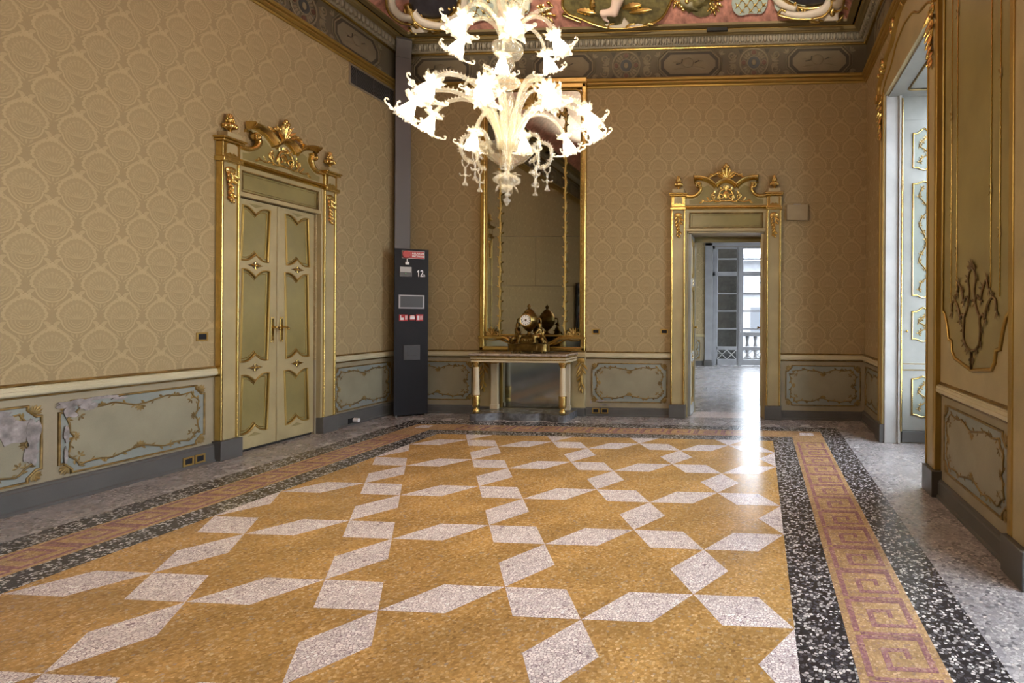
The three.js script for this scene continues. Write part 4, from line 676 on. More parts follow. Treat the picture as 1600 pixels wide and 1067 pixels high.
  part('shaft', rbox(-0.75, 0.66, 0, 5.4, -0.4, 0.4, 0.03), M.pierStone, pier); part('pier_base', rbox(-0.82, 0.70, 0, 0.35, -0.46, 0.46, 0.03), M.pierStone, pier);
  const bal = thing('balustrade', 'pale stone balustrade beyond the right half of the balcony door', 'balustrade', [1.6, -0.03, z1 - 2.3]);
  part('handrail', rbox(-2.4, 2.6, 0.86, 1.0, -0.13, 0.13), M.facade, bal); part('footing', rbox(-2.4, 2.6, 0, 0.14, -0.13, 0.13), M.facade, bal);
  for (let i = 0; i < 18; i++) { const b = part('baluster', lathe([[0.06, 0.14], [0.07, 0.18], [0.04, 0.24], [0.085, 0.40], [0.075, 0.5], [0.04, 0.66], [0.055, 0.76], [0.07, 0.8], [0.06, 0.86]], 10), M.facade, bal); b.position.x = -2.25 + i * 0.27; }
  const hs = thing('house', 'bright town house facade across the street, seen through the balcony door', 'building', [0, -8, z1 - 22]);
  part('wall', box(-12, 14, 0, 13.2, -6, 0), M.facade, hs); part('roof', box(-12.4, 14.4, 13.2, 13.7, -6, 0.6), M.greyWood, hs);
  part('string_course', [3.6, 7.4, 11].map((y) => box(-12, 14, y, y + 0.25, 0, 0.2)), M.facade, hs);
  for (let k = 0; k < 3; k++) for (let i = -5; i <= 6; i++) { const wd = part('house_window', [box(-0.55, 0.55, 0, 1.9, 0, 0.03)], M.charcoal, hs); wd.position.set(i * 2.1, 4.6 + k * 3.5 - 3.4, 0.0); }
  solo('street', box(-60, 60, -8.4, -8.05, -75, 60), M.street, 'grey street ground below the windows', 'ground', structure);
}

// ================================================================ PIER MIRROR ABOVE THE CONSOLE
{
  const mx = -3.396, m = thing('pier_mirror', 'tall gilded pier mirror with divided panes above the console table', 'mirror', [mx, 0, ZB]);
  const hw = 0.815, t = 0.075;
  part('gilded_frame', [rbox(-hw, -hw + t, 0.965, 4.98, 0, 0.07, 0.018), rbox(hw - t, hw, 0.965, 4.98, 0, 0.07, 0.018), rbox(-hw, hw, 4.90, 4.98, 0, 0.07, 0.018), rbox(-hw, hw, 0.965, 1.03, 0, 0.07, 0.018), rbox(-hw - 0.01, hw + 0.01, 4.975, 5.06, 0, 0.08, 0.02)], M.gold, m);
  part('inner_bead', [sweep([[-hw + t + 0.01, 1.20], [hw - t - 0.01, 1.20], [hw - t - 0.01, 4.80], [hw - t - 0.03, 4.86], [hw - t - 0.10, 4.89], [-hw + t + 0.10, 4.89], [-hw + t + 0.03, 4.86], [-hw + t + 0.01, 4.80]], roundProfile(0.014), true).translate(0, 0, 0.03)], M.oldgold, m);
  const beads = []; for (let y = 1.25; y < 4.8; y += 0.075) for (const s of [-1, 1]) beads.push(leafAt(s * (hw - 0.04), y, Math.PI / 2 + s * 0.5, 0.06, 0.014, 0.064, { nu: 5, nv: 4, curl: 0.1 })); part('frame_carving', beads, M.oldgold, m);
  const back = part('backing_board', box(-hw + 0.02, hw - 0.02, 0.98, 4.95, -0.01, 0.012), M.blackGap, m);
  const x0 = -hw + t, x1 = hw - t, rows = [[1.15, 1.940], [1.944, 2.686], [2.690, 4.90]], vx = 0.037;
  for (const [a, b] of rows) for (const [p, q] of (a > 2.6 || a < 1.9) ? [[x0, x1]] : [[x0, vx - 0.0015], [vx + 0.0015, x1]]) part('mirror_pane', box(p, q, a, b, 0.012, 0.02), M.mirror, m);
  part('lower_mirror_pane', box(x0, x1, 1.03, 1.148, 0.012, 0.02), M.mirrorGrey, m);
  // dividing rods wound with leaves
  for (const x of [-0.511, 0.492]) {
    const g = [new THREE.CylinderGeometry(0.011, 0.011, 3.45, 8).translate(x, 2.9, 0.04)]; const hx = [];
    for (let i = 0; i <= 120; i++) hx.push([x + 0.016 * Math.cos(i * 0.55), 1.2 + i * 3.45 / 120, 0.04 + 0.012 * Math.sin(i * 0.55)]); g.push(line(hx, 0.008, { n: 300, rs: 5 }));
    for (let i = 0; i < 46; i++) g.push(leafAt(x, 1.25 + i * 0.074, Math.PI / 2 + (i % 2 ? 0.9 : -0.9), 0.05, 0.014, 0.045, { nu: 5, nv: 4, curl: 0.2 }));
    
    part('twisted_rod', g, M.oldgold, m);
  }
  // lower swan-neck rail
  part('lower_rail', [rbox(-hw - 0.01, -0.45, 1.145, 1.185, 0.02, 0.085), rbox(0.45, hw + 0.01, 1.145, 1.185, 0.02, 0.085), ...mirAll([line([[0.46, 1.165, 0.05], [0.40, 1.155, 0.05], [0.34, 1.11, 0.055], [0.26, 1.075, 0.055], [0.16, 1.05, 0.05], [0, 1.04, 0.05]], 0.026, { n: 24, flat: 1.2 }), line([[hw - 0.09, 1.13, 0.045], [0.62, 1.12, 0.045], [0.52, 1.135, 0.045], [0.42, 1.10, 0.045], [0.32, 1.06, 0.045]], 0.009, { n: 24 })])], M.gold, m);
  const sp = []; for (const s of [-1, 1]) { const c = s * 0.63; for (const a of [0.2, 0.7, 1.2, 1.57, 1.94, 2.44, 2.94]) sp.push(leafAt(c, 1.19, a, 0.07 + 0.07 * Math.sin(a), 0.022, 0.05, { curl: 0.2 })); for (const q of [-1, 1]) sp.push(sweep(spiral(c + q * 0.07, 1.215, 0.035, 0.01, q > 0 ? 3 : 0.1, -q * 1.2, 18, 0.055), roundProfile(0.009))); sp.push(blob(c, 1.24, 0.06, 0.022, 0.03, 0.02)); }
  part('corner_spray', sp, M.oldgold, m);
  const cr = []; for (const a of [0.1, 0.6, 1.1, 1.57, 2.04, 2.54, 3.04, 3.7, 4.3, 5.1, 5.8]) cr.push(leafAt(0, 4.70, a, 0.20, 0.045, 0.05, { curl: 0.15 })); cr.push(...mirAll([line([[0.08, 4.62, 0.05], [0.22, 4.70, 0.05], [0.34, 4.64, 0.05], [0.44, 4.52, 0.05], [0.49, 4.60, 0.05]], 0.016, { n: 24 }), sweep(spiral(0.30, 4.60, 0.09, 0.02, 1.2, 1.3, 26, 0.05), roundProfile(0.014)), leafAt(0.26, 4.68, 0.6, 0.14, 0.035, 0.045), leafAt(0.40, 4.55, -0.6, 0.13, 0.03, 0.045), leafAt(0.36, 4.60, -1.4, 0.14, 0.035, 0.045)])); part('top_carving', cr, M.oldgold, m);
  // cream pilasters of the surround standing beside the console
  for (const s of [-1, 1]) {
    const X = (a, b) => s > 0 ? [a, b] : [-b, -a];
    part('pedestal_pilaster', [rbox(...X(0.60, 0.81), 0.12, 0.87, 0, 0.05)], M.cream, m); part('pedestal_plinth', rbox(...X(0.595, 0.818), 0, 0.12, 0, 0.075), M.base, m);
    part('pedestal_cap', moulding([[0, 0.868], [0.06, 0.875], [0.08, 0.89], [0.08, 0.93], [0.06, 0.95], [0, 0.965]], ...X(0.595, 0.82)), M.cream, m);
    const gl = part('garland', garland(0.52, 0.12), M.oldgold, m); gl.position.set(s * 0.755, 0.86, 0.05);
  }
  part('dado_mirror_pane', box(-0.47, 0.47, 0.11, 0.88, 0, 0.02), M.mirrorGrey, m);
  for (const s of [-0.4825, 0.4825]) part('dado_mirror_frame', rbox(s - 0.0175, s + 0.0175, 0.10, 0.88, 0, 0.04), M.oldgold, m);
}

// ================================================================ CONSOLE TABLE
const CX = -3.385, CZ = -8.25, CTOP = 0.957;
{
  const c = thing('console_table', 'ivory and gilt console table with marble top and grey stone plinth', 'table', [CX, 0, CZ]);
  const f = 0.285, b = -0.225, hw = 0.70;
  const sh = new THREE.Shape(); const P = [[-hw, -b], [-hw, -f + 0.015], [-hw + 0.04, -f - 0.005], [-hw + 0.11, -f]]; // base outline in x, -z
  const front = smooth2([[-hw + 0.11, f], [-0.48, f - 0.05], [-0.36, f - 0.13], [-0.27, f - 0.15], [-0.22, f - 0.11], [-0.12, f - 0.09], [0, f - 0.085], [0.12, f - 0.09], [0.22, f - 0.11], [0.27, f - 0.15], [0.36, f - 0.13], [0.48, f - 0.05], [hw - 0.11, f]], 60);
  const outline = [[-hw, b], [-hw, f - 0.02], [-hw + 0.03, f], ...front.map((p) => [p[0], p[1]]), [hw - 0.03, f], [hw, f - 0.02], [hw, b]];
  part('stone_plinth', plate(outline.map(([x, z]) => [x, -z]), 0.10).rotateX(-Math.PI / 2), M.stone, c);
  const top = [[-hw - 0.0, b - 0.02], [-hw, f - 0.02], [-hw + 0.02, f + 0.01], [hw - 0.05, f + 0.01], [hw, f - 0.04], [hw, b - 0.02]];
  part('marble_top', [rbox(-hw - 0.01, hw + 0.01, CTOP - 0.032, CTOP, b - 0.01, f + 0.015, 0.012)], M.marble, c);
  part('apron', [rbox(-hw + 0.01, hw - 0.01, 0.832, 0.862, b, f - 0.03), rbox(-hw + 0.005, hw - 0.005, 0.876, 0.898, b, f - 0.02), rbox(-hw + 0.02, hw - 0.02, 0.84, CTOP - 0.03, b, f - 0.04)], M.ivory, c);
  part('gilded_fillet', [rbox(-hw + 0.005, hw - 0.005, 0.898, 0.926, b, f - 0.010), rbox(-hw + 0.008, hw - 0.008, 0.860, 0.878, b, f - 0.024)], M.gilt, c);
  for (let i = 0; i < 44; i++) { const x = -hw + 0.035 + i * (2 * hw - 0.07) / 43; part('bead', blob(x, 0.869, f - 0.026, 0.011, 0.007, 0.008, 0), M.oldgold, c); }
  for (const s of [-1, 1]) {
    const g = new THREE.Group(); g.name = 'column'; g.position.set(s * (hw - 0.07), 0.10, f - 0.075); c.add(g);
    part('gilded_foot', lathe([[0.0, 0], [0.042, 0], [0.048, 0.02], [0.05, 0.045], [0.04, 0.062], [0.028, 0.07], [0.03, 0.08], [0.052, 0.10], [0.056, 0.14], [0.056, 0.24], [0.06, 0.25], [0.05, 0.262], [0, 0.262]], 20), M.gold, g);
    part('shaft', lathe([[0.046, 0.262], [0.046, 0.27], [0.038, 0.655], [0.042, 0.66]], 20), M.ivory, g);
    part('capital', [lathe([[0.036, 0.655], [0.044, 0.662], [0.036, 0.672], [0.05, 0.70], [0.058, 0.728], [0.058, 0.738], [0, 0.738]], 20), ...Array.from({ length: 8 }, (_, k) => at(leaf(0.06, 0.016, { nu: 6, nv: 4, curl: 0.4 }).rotateZ(Math.PI / 2).rotateX(0).translate(0, 0.668, 0.044).rotateY(k * Math.PI / 4)))], M.gold, g);
    part('rear_pilaster', [rbox(s * (hw - 0.15) - 0.05, s * (hw - 0.15) + 0.05, 0.10, 0.80, b - 0.01, b + 0.05), rbox(s * (hw - 0.15) - 0.06, s * (hw - 0.15) + 0.06, 0.10, 0.17, b - 0.01, b + 0.065)], M.ivory, c);
    part('rear_capital', [rbox(s * (hw - 0.15) - 0.058, s * (hw - 0.15) + 0.058, 0.78, 0.84, b - 0.01, b + 0.06), ...[-1, 0, 1].map((k) => leafAt(s * (hw - 0.15) + k * 0.035, 0.785, Math.PI / 2, 0.055, 0.016, b + 0.06, { nu: 6, nv: 4 }))], M.oldgold, c);
  }
}

// ================================================================ MANTEL CLOCK
{
  const k = thing('mantel_clock', 'gilt bronze mantel clock with two seated figures on the console table', 'clock', [-3.31, CTOP, -8.20]);
  const base = part('base', [rbox(-0.20, 0.20, 0.03, 0.125, -0.085, 0.105, 0.01), new THREE.CylinderGeometry(0.095, 0.095, 0.095, 28).translate(-0.205, 0.0775, 0.01), new THREE.CylinderGeometry(0.095, 0.095, 0.095, 28).translate(0.205, 0.0775, 0.01), new THREE.CylinderGeometry(0.10, 0.10, 0.014, 28).translate(-0.205, 0.125, 0.01), new THREE.CylinderGeometry(0.10, 0.10, 0.014, 28).translate(0.205, 0.125, 0.01), rbox(-0.21, 0.21, 0.12, 0.135, -0.095, 0.115), rbox(-0.16, 0.16, 0.045, 0.105, 0.10, 0.112)], M.bronze, k);
  for (const [x, z] of [[-0.22, 0.07], [-0.08, 0.10], [0.08, 0.10], [0.22, 0.07], [-0.2, -0.06], [0.2, -0.06]]) { const f = part('foot', lathe([[0, 0], [0.012, 0], [0.016, 0.01], [0.01, 0.02], [0.022, 0.032], [0, 0.034]], 10), M.bronze, k); f.position.set(x, 0, z); }
  part('pedestal', [rbox(-0.115, 0.115, 0.135, 0.235, -0.065, 0.085, 0.008), rbox(-0.125, 0.125, 0.232, 0.25, -0.075, 0.095, 0.006), ...[-0.07, -0.035, 0, 0.035, 0.07].map((x) => blob(x, 0.185, 0.087, 0.016, 0.02, 0.01)), leafAt(0, 0.185, 0.2, 0.09, 0.02, 0.084), leafAt(0, 0.185, Math.PI - 0.2, 0.09, 0.02, 0.084)], M.bronze, k);
  part('urn', [lathe([[0, 0.25], [0.05, 0.25], [0.05, 0.265], [0.022, 0.28], [0.024, 0.31], [0.05, 0.33], [0.10, 0.385], [0.128, 0.45], [0.13, 0.485], [0.115, 0.535], [0.085, 0.58], [0.055, 0.615], [0.045, 0.63], [0.03, 0.635], [0.016, 0.645], [0.03, 0.665], [0.03, 0.68], [0.014, 0.70], [0, 0.715]], 28), ...mirAll([line([[0.125, 0.50, 0], [0.165, 0.49, 0], [0.17, 0.43, 0], [0.13, 0.40, 0]], 0.011, { n: 14 })]), ...[-0.5, 0, 0.5].map((a) => leafAt(0, 0.57, Math.PI / 2 + a, 0.05, 0.02, 0.085))], M.bronze, k);
  const face = new THREE.Group(); face.name = 'clock_face'; face.position.set(0, 0.475, 0.118); k.add(face);
  part('bezel', sweep(spiral(0, 0, 0.083, 0.083, 0, 1, 36).slice(0, -1), roundProfile(0.012, 1.6), true), M.gold, face);
  part('dial', [new THREE.CylinderGeometry(0.078, 0.078, 0.02, 36).rotateX(Math.PI / 2)], std({ color: lin(0.82, 0.82, 0.80), roughness: 0.25 }), face);
  const marks = []; for (let i = 0; i < 12; i++) { const a = i / 12 * Math.PI * 2; marks.push(box(-0.0035, 0.0035, 0.052, 0.070, 0.010, 0.0112).rotateZ(a)); if (i % 3 === 0) marks.push(box(0.005, 0.009, 0.052, 0.070, 0.010, 0.0112).rotateZ(a)); } part('hour_numerals', marks, M.black, face);
  part('hands', [box(-0.003, 0.003, -0.01, 0.042, 0.012, 0.0135).rotateZ(-2.05), box(-0.0025, 0.0025, -0.012, 0.062, 0.0135, 0.015).rotateZ(1.95), blob(0, 0, 0.014, 0.006, 0.006, 0.003)], M.black, face);
  // two draped gilt figures, each one continuous body
  const fig = (s) => [
    [s * 0.185, 0.20, 0.02, 0.045, s * 0.15, 0.24, 0.02, 0.046], [s * 0.15, 0.235, 0.02, 0.045, s * 0.165, 0.33, 0.015, 0.040], [s * 0.165, 0.33, 0.015, 0.040, s * 0.168, 0.36, 0.015, 0.018], [s * 0.168, 0.355, 0.015, 0.015, s * 0.166, 0.378, 0.02, 0.015],
    [s * 0.162, 0.398, 0.024, 0.027, s * 0.160, 0.410, 0.022, 0.026], [s * 0.168, 0.418, 0.008, 0.019, s * 0.172, 0.412, 0.0, 0.017],
    [s * 0.165, 0.345, 0.05, 0.019, s * 0.135, 0.295, 0.075, 0.015], [s * 0.135, 0.295, 0.075, 0.014, s * 0.085, 0.305, 0.075, 0.011], [s * 0.18, 0.345, -0.02, 0.019, s * 0.205, 0.295, -0.02, 0.015], [s * 0.205, 0.295, -0.02, 0.014, s * 0.20, 0.25, 0.02, 0.011],
    [s * 0.16, 0.235, 0.045, 0.034, s * 0.105, 0.245, 0.085, 0.026], [s * 0.105, 0.245, 0.085, 0.026, s * 0.125, 0.165, 0.10, 0.018], [s * 0.125, 0.16, 0.10, 0.016, s * 0.11, 0.148, 0.125, 0.012],
    [s * 0.17, 0.225, 0.03, 0.036, s * 0.215, 0.205, 0.07, 0.027], [s * 0.215, 0.205, 0.07, 0.026, s * 0.235, 0.155, 0.075, 0.018], [s * 0.19, 0.22, -0.03, 0.035, s * 0.25, 0.165, 0.0, 0.025], [s * 0.20, 0.21, 0.03, 0.03, s * 0.26, 0.15, 0.03, 0.018],
  ];
  for (const s of [-1, 1]) part('gilt_figure', figure(fig(s), 0.005, 0.02), M.bronze, k);
  part('wing', [0.5, 0.25, 0].map((a, i) => leafAt(0.19, 0.32 - i * 0.02, -0.75 - a, 0.10, 0.014, 0.045, { both: true, curl: 0.05, nu: 8, nv: 4 })), M.bronze, k);
  part('globe', [blob(-0.235, 0.165, 0.03, 0.05, 0.05, 0.05, 2)], M.bronze, k);
}

// ================================================================ FIRE-ALARM TOTEMS
const font = await new FontLoader().loadAsync('fonts/droid/droid_sans_bold.typeface.json');
const text = (s, size, x, y, z, sx = 1) => { const g = new TextGeometry(s, { font, size, depth: 0.0012, curveSegments: 3 }); g.computeBoundingBox(); return g.translate(-g.boundingBox.min.x, -g.boundingBox.min.y, 0).scale(sx, 1, 1).translate(x, y, z); };
function totem(pos, turn, label) {
  const t = thing('alarm_totem', label, 'alarm stand', pos, turn, {}), hw = 0.224, h = 2.47;
  part('cabinet', rbox(-hw, hw, 0.02, h, -0.055, 0, 0.006), M.black, t);
  part('rear_box', rbox(-hw + 0.02, hw - 0.10, 0.02, 0.62, -0.17, -0.055), M.black, t);
  for (const [x, z] of [[-hw + 0.03, -0.02], [hw - 0.03, -0.02], [-hw + 0.05, -0.15], [hw - 0.13, -0.15]]) { const f = part('foot', new THREE.CylinderGeometry(0.014, 0.016, 0.022, 10).translate(0, 0.011, 0), M.greyMetal, t); f.position.set(x, 0, z); }
  const sign = new THREE.Group(); sign.name = 'alarm_sign'; sign.position.set(0.015, 2.385, 0); t.add(sign);
  part('sign_plate', rbox(-0.145, 0.155, -0.058, 0.058, 0, 0.006, 0.004), M.greyMetal, sign);
  part('red_face', rbox(-0.138, 0.148, -0.05, 0.05, 0.005, 0.010, 0.003), M.red, sign);
  part('siren', [new THREE.CylinderGeometry(0.052, 0.058, 0.05, 22).rotateX(Math.PI / 2).translate(-0.085, 0.0, 0.03)], M.red, sign);
  part('lettering', [text('ALLARME', 0.026, -0.012, 0.008, 0.010, 1.0), text('INCENDIO', 0.026, -0.012, -0.034, 0.010, 0.93)], M.signWhite, sign);
  part('detector', [rbox(-0.085, -0.035, 2.235, 2.275, 0, 0.04), new THREE.CylinderGeometry(0.006, 0.006, 0.05, 8).translate(-0.06, 2.30, 0.02)], M.signWhite, t);
  const disp = part('strobe', [rbox(-0.155, 0.0, 2.06, 2.205, 0, 0.012)], M.greyMetal, t); part('strobe_window', rbox(-0.148, -0.007, 2.065, 2.125, 0.010, 0.016), M.charcoal, disp);
  part('status_led', blob(-0.078, 2.105, 0.018, 0.004, 0.004, 0.003), std({ color: lin(0.05, 0.4, 0.1), emissive: lin(0.1, 1, 0.2), emissiveIntensity: 0.6 }), t);
  part('number', [text('12', 0.098, 0.068, 2.065, 0.0005, 0.62), text('h', 0.042, 0.158, 2.065, 0.0005, 0.7)], M.signWhite, t);
  const scr = new THREE.Group(); scr.name = 'information_screen'; scr.position.set(0.005, 1.69, 0); t.add(scr);
  part('screen_bezel', plate([[-0.172, -0.10], [0.165, -0.10], [0.165, 0.10], [-0.172, 0.10]], 0.008, 0, [[[-0.152, -0.082], [-0.152, 0.082], [0.145, 0.082], [0.145, -0.082]]]), M.greyMetal, scr);
  part('screen_glass', box(-0.155, 0.148, -0.085, 0.085, -0.004, 0.003), M.charcoal, scr);
  const cp = new THREE.Group(); cp.name = 'call_point'; cp.position.set(0.005, 1.455, 0); t.add(cp);
  part('red_plate', [rbox(-0.165, -0.05, -0.05, 0.045, 0, 0.006, 0.003), rbox(0.055, 0.15, -0.05, 0.05, 0, 0.006, 0.003)], M.red, cp);
  part('call_button', [rbox(-0.035, 0.045, -0.04, 0.04, 0, 0.035, 0.012)], M.red, cp); part('button_cover', [rbox(-0.025, 0.035, -0.025, 0.02, 0.033, 0.04, 0.004), rbox(-0.02, 0.03, 0.024, 0.032, 0.034, 0.037, 0.002)], M.signWhite, cp);
  part('hand_symbol', [rbox(-0.15, -0.105, -0.035, 0.0, 0.005, 0.0075, 0.006), rbox(-0.15, -0.138, -0.005, 0.035, 0.005, 0.0075, 0.005), rbox(-0.085, -0.075, -0.03, 0.03, 0.005, 0.0075, 0.002), rbox(-0.068, -0.06, -0.03, 0.03, 0.005, 0.0075, 0.002), rbox(0.072, 0.10, -0.035, 0.03, 0.005, 0.0075, 0.004), rbox(0.112, 0.12, -0.03, 0.03, 0.005, 0.0075, 0.002), rbox(0.128, 0.136, -0.03, 0.03, 0.005, 0.0075, 0.002)], M.signWhite, cp);
  const holes = []; for (let r = 0; r < 7; r++) for (let q = 0; q < Math.max(1, r * 6); q++) { const a = q / Math.max(1, r * 6) * Math.PI * 2; holes.push(new THREE.CylinderGeometry(0.0035, 0.0035, 0.001, 6).rotateX(Math.PI / 2).translate(0.01 + Math.cos(a) * r * 0.015, 1.22 + Math.sin(a) * r * 0.015, 0.0006)); } part('loudspeaker_holes', holes, M.blackGap, t, { kind: 'stuff' });
  part('card_holder', rbox(-0.10, 0.115, 0.83, 1.05, 0, 0.008), M.charcoal, t); part('card', rbox(-0.055, 0.075, 0.895, 1.04, 0.006, 0.012, 0.003), M.charcoal, t);
  return t;
}
const TN = Math.atan2(0.26, 0.362);   // front turned towards the room
totem([(-5.307 - 4.945) / 2, 0, (-8.137 - 8.397) / 2], TN, 'tall black fire alarm totem marked 12h in the far corner');
totem([XL + 0.26, 0, ZR - 0.42], 2.2, 'tall black fire alarm totem behind the viewer, seen only in the mirror');
{
  const d = thing('cable_duct', 'dark grey cable duct rising from the totem to the ceiling in the corner', 'duct', [XL + 0.145, 0, ZB + 0.135], TN);
  part('duct_casing', rbox(-0.105, 0.105, 2.47, 5.42, -0.06, 0.06, 0.008), M.duct, d);
  part('duct_bend', [rbox(-0.105, 0.105, 0, 0.29, -0.05, 0.05, 0.008).rotateX(0.72).translate(0, 5.38, 0.01)], M.duct, d);
  part('duct_collar', rbox(-0.11, 0.11, 5.36, 5.372, -0.065, 0.065), M.charcoal, d);
}
// ================================================================ SMALL FITTINGS
function plateFit(name, side, u, y, w, h, label, category, inner = M.black, group) {
  const [p, r] = frames[side], g = thing(name, label, category, p, r, group ? { group } : {});
  const sub = new THREE.Group(); const z0 = side === 'left' && y < 0.2 ? 0.034 : side === 'back' && y < 0.2 ? 0.034 : 0;
  g.translateX(u); g.position.y = y; g.translateZ(z0);
  part('brass_plate', plate([[-w / 2, -h / 2], [w / 2, -h / 2], [w / 2, h / 2], [-w / 2, h / 2]], 0.008, 0, [[[-w / 2 + 0.018, -h / 2 + 0.016], [-w / 2 + 0.018, h / 2 - 0.016], [w / 2 - 0.018, h / 2 - 0.016], [w / 2 - 0.018, -h / 2 + 0.016]]]), M.oldgold, g);
  part('insert', rbox(-w / 2 + 0.015, w / 2 - 0.015, -h / 2 + 0.013, h / 2 - 0.013, 0, 0.006, 0.003), inner, g);
  return g;
}
plateFit('light_switch', 'left', 5.42, 1.27, 0.12, 0.085, 'brass framed light switch on the damask beside the closed double door', 'switch');
plateFit('light_switch', 'back', -2.436, 1.265, 0.115, 0.078, 'brass framed light switch right beside the pier mirror', 'switch');
plateFit('light_switch', 'back', -1.40, 1.27, 0.115, 0.078, 'brass framed light switch beside the open doorway', 'switch');
plateFit('wall_socket', 'left', 5.255, 0.07, 0.105, 0.085, 'brass framed socket in the left baseboard, farther from the closed door', 'socket');
plateFit('wall_socket', 'left', 5.372, 0.07, 0.105, 0.085, 'brass framed socket in the left baseboard, next to the closed door', 'socket');
plateFit('wall_socket', 'back', -2.42, 0.082, 0.11, 0.078, 'brass framed socket in the far baseboard, nearer the console table', 'socket');
plateFit('wall_socket', 'back', -2.285, 0.082, 0.11, 0.078, 'brass framed socket in the far baseboard, farther from the console table', 'socket');
{
  const s = thing('wall_socket', 'dark baseboard socket with a white plug right of the closed door', 'socket', [XL, 0.06, -7.55], Math.PI / 2);
  part('socket_plate', rbox(-0.10, 0.04, -0.035, 0.035, 0.034, 0.042), M.black, s); part('plug', new THREE.CylinderGeometry(0.028, 0.032, 0.07, 16).rotateX(Math.PI / 2).translate(0.01, 0, 0.075), M.signWhite, s);
  const b = thing('wall_speaker', 'flat beige box mounted on the damask right of the open doorway', 'speaker', [0.552, 3.02, ZB]);
  part('housing', rbox(-0.155, 0.155, -0.115, 0.115, 0, 0.07, 0.008), std({ color: lin(0.36, 0.285, 0.165), roughness: 0.7, map: grain }), b); part('bracket', rbox(-0.05, 0.05, 0.112, 0.13, 0, 0.05), M.greyMetal, b);
  const v = thing('vent_grille', 'dark slatted air vent high on the left wall below the cornice', 'vent', [XL, 0, -7.96], Math.PI / 2);
  part('vent_frame', plate([[-0.49, 4.61], [0.49, 4.61], [0.49, 4.90], [-0.49, 4.90]], 0.014, 0, [[[-0.468, 4.632], [-0.468, 4.878], [0.468, 4.878], [0.468, 4.632]]]), std({ color: lin(0.22, 0.18, 0.12), roughness: 0.5 }), v);
  part('vent_back', box(-0.48, 0.48, 4.62, 4.89, 0.0, 0.003), M.blackGap, v);
  for (let i = 0; i < 13; i++) part('slat', box(-0.47, 0.47, -0.008, 0.008, -0.001, 0.001).rotateX(-0.7).translate(0, 4.642 + i * 0.019, 0.008), M.duct, v);
  for (const x of [-0.36, 0.0, 0.36]) part('mullion', box(x - 0.005, x + 0.005, 4.63, 4.88, 0.012, 0.016), M.duct, v);
  function spot(label, pos, turn, aim, power) {
    const l = thing('cornice_spotlight', label, 'spotlight', pos, turn);
    part('housing', plate([[-0.15, -0.03], [0.15, -0.03], [0.15, 0.05], [-0.15, 0.05]], 0.05, 0), M.blackGap, l); part('clip', rbox(-0.03, 0.03, 0.0, 0.06, -0.20, 0.01), M.blackGap, l);
    part('lamp_lens', rbox(-0.12, 0.12, 0.051, 0.056, 0.008, 0.044, 0.002), std({ color: lin(0.9, 0.85, 0.7), emissive: lin(1, 0.86, 0.66), emissiveIntensity: 3 }), l);
    const L = new THREE.SpotLight(lin(1, 0.86, 0.68), power, 0, 0.27, 0.5); L.position.set(0, 0.075, 0.03); L.castShadow = true; L.shadow.radius = 2; L.name = 'spot_light'; l.add(L); scene.add(L.target); L.target.position.set(...aim);
  }
  const bx = thing('cornice_box', 'small black box clipped on the cornice above the open doorway', 'junction box', [-0.62, 5.63, ZB + 0.215]);
  part('housing', rbox(-0.15, 0.15, -0.03, 0.05, 0, 0.05), M.blackGap, bx); part('clip', rbox(-0.03, 0.03, 0.03, 0.06, -0.06, 0.01), M.blackGap, bx);
  spot('black cornice spotlight behind the viewer on the left', [-4.2, 5.56, ZR - 0.36], Math.PI, [-4.2, 7.30, ZB], SPOT);
  spot('black cornice spotlight behind the viewer in the middle', [-2.0, 5.56, ZR - 0.36], Math.PI, [-2.0, 7.30, ZB], SPOT);
  spot('black cornice spotlight behind the viewer on the right', [0.2, 5.56, ZR - 0.36], Math.PI, [0.2, 7.30, ZB], SPOT);
  spot('black cornice spotlight above the pier between the windows', [XR - 0.36, 5.56, -4.3], -Math.PI / 2, [XL, 7.1, -5.5], SPOT * 0.7);
  spot('black cornice spotlight on the left wall near the viewer', [XL + 0.36, 5.56, -2.8], Math.PI / 2, [XR, 7.1, -4.5], SPOT * 0.7);
}

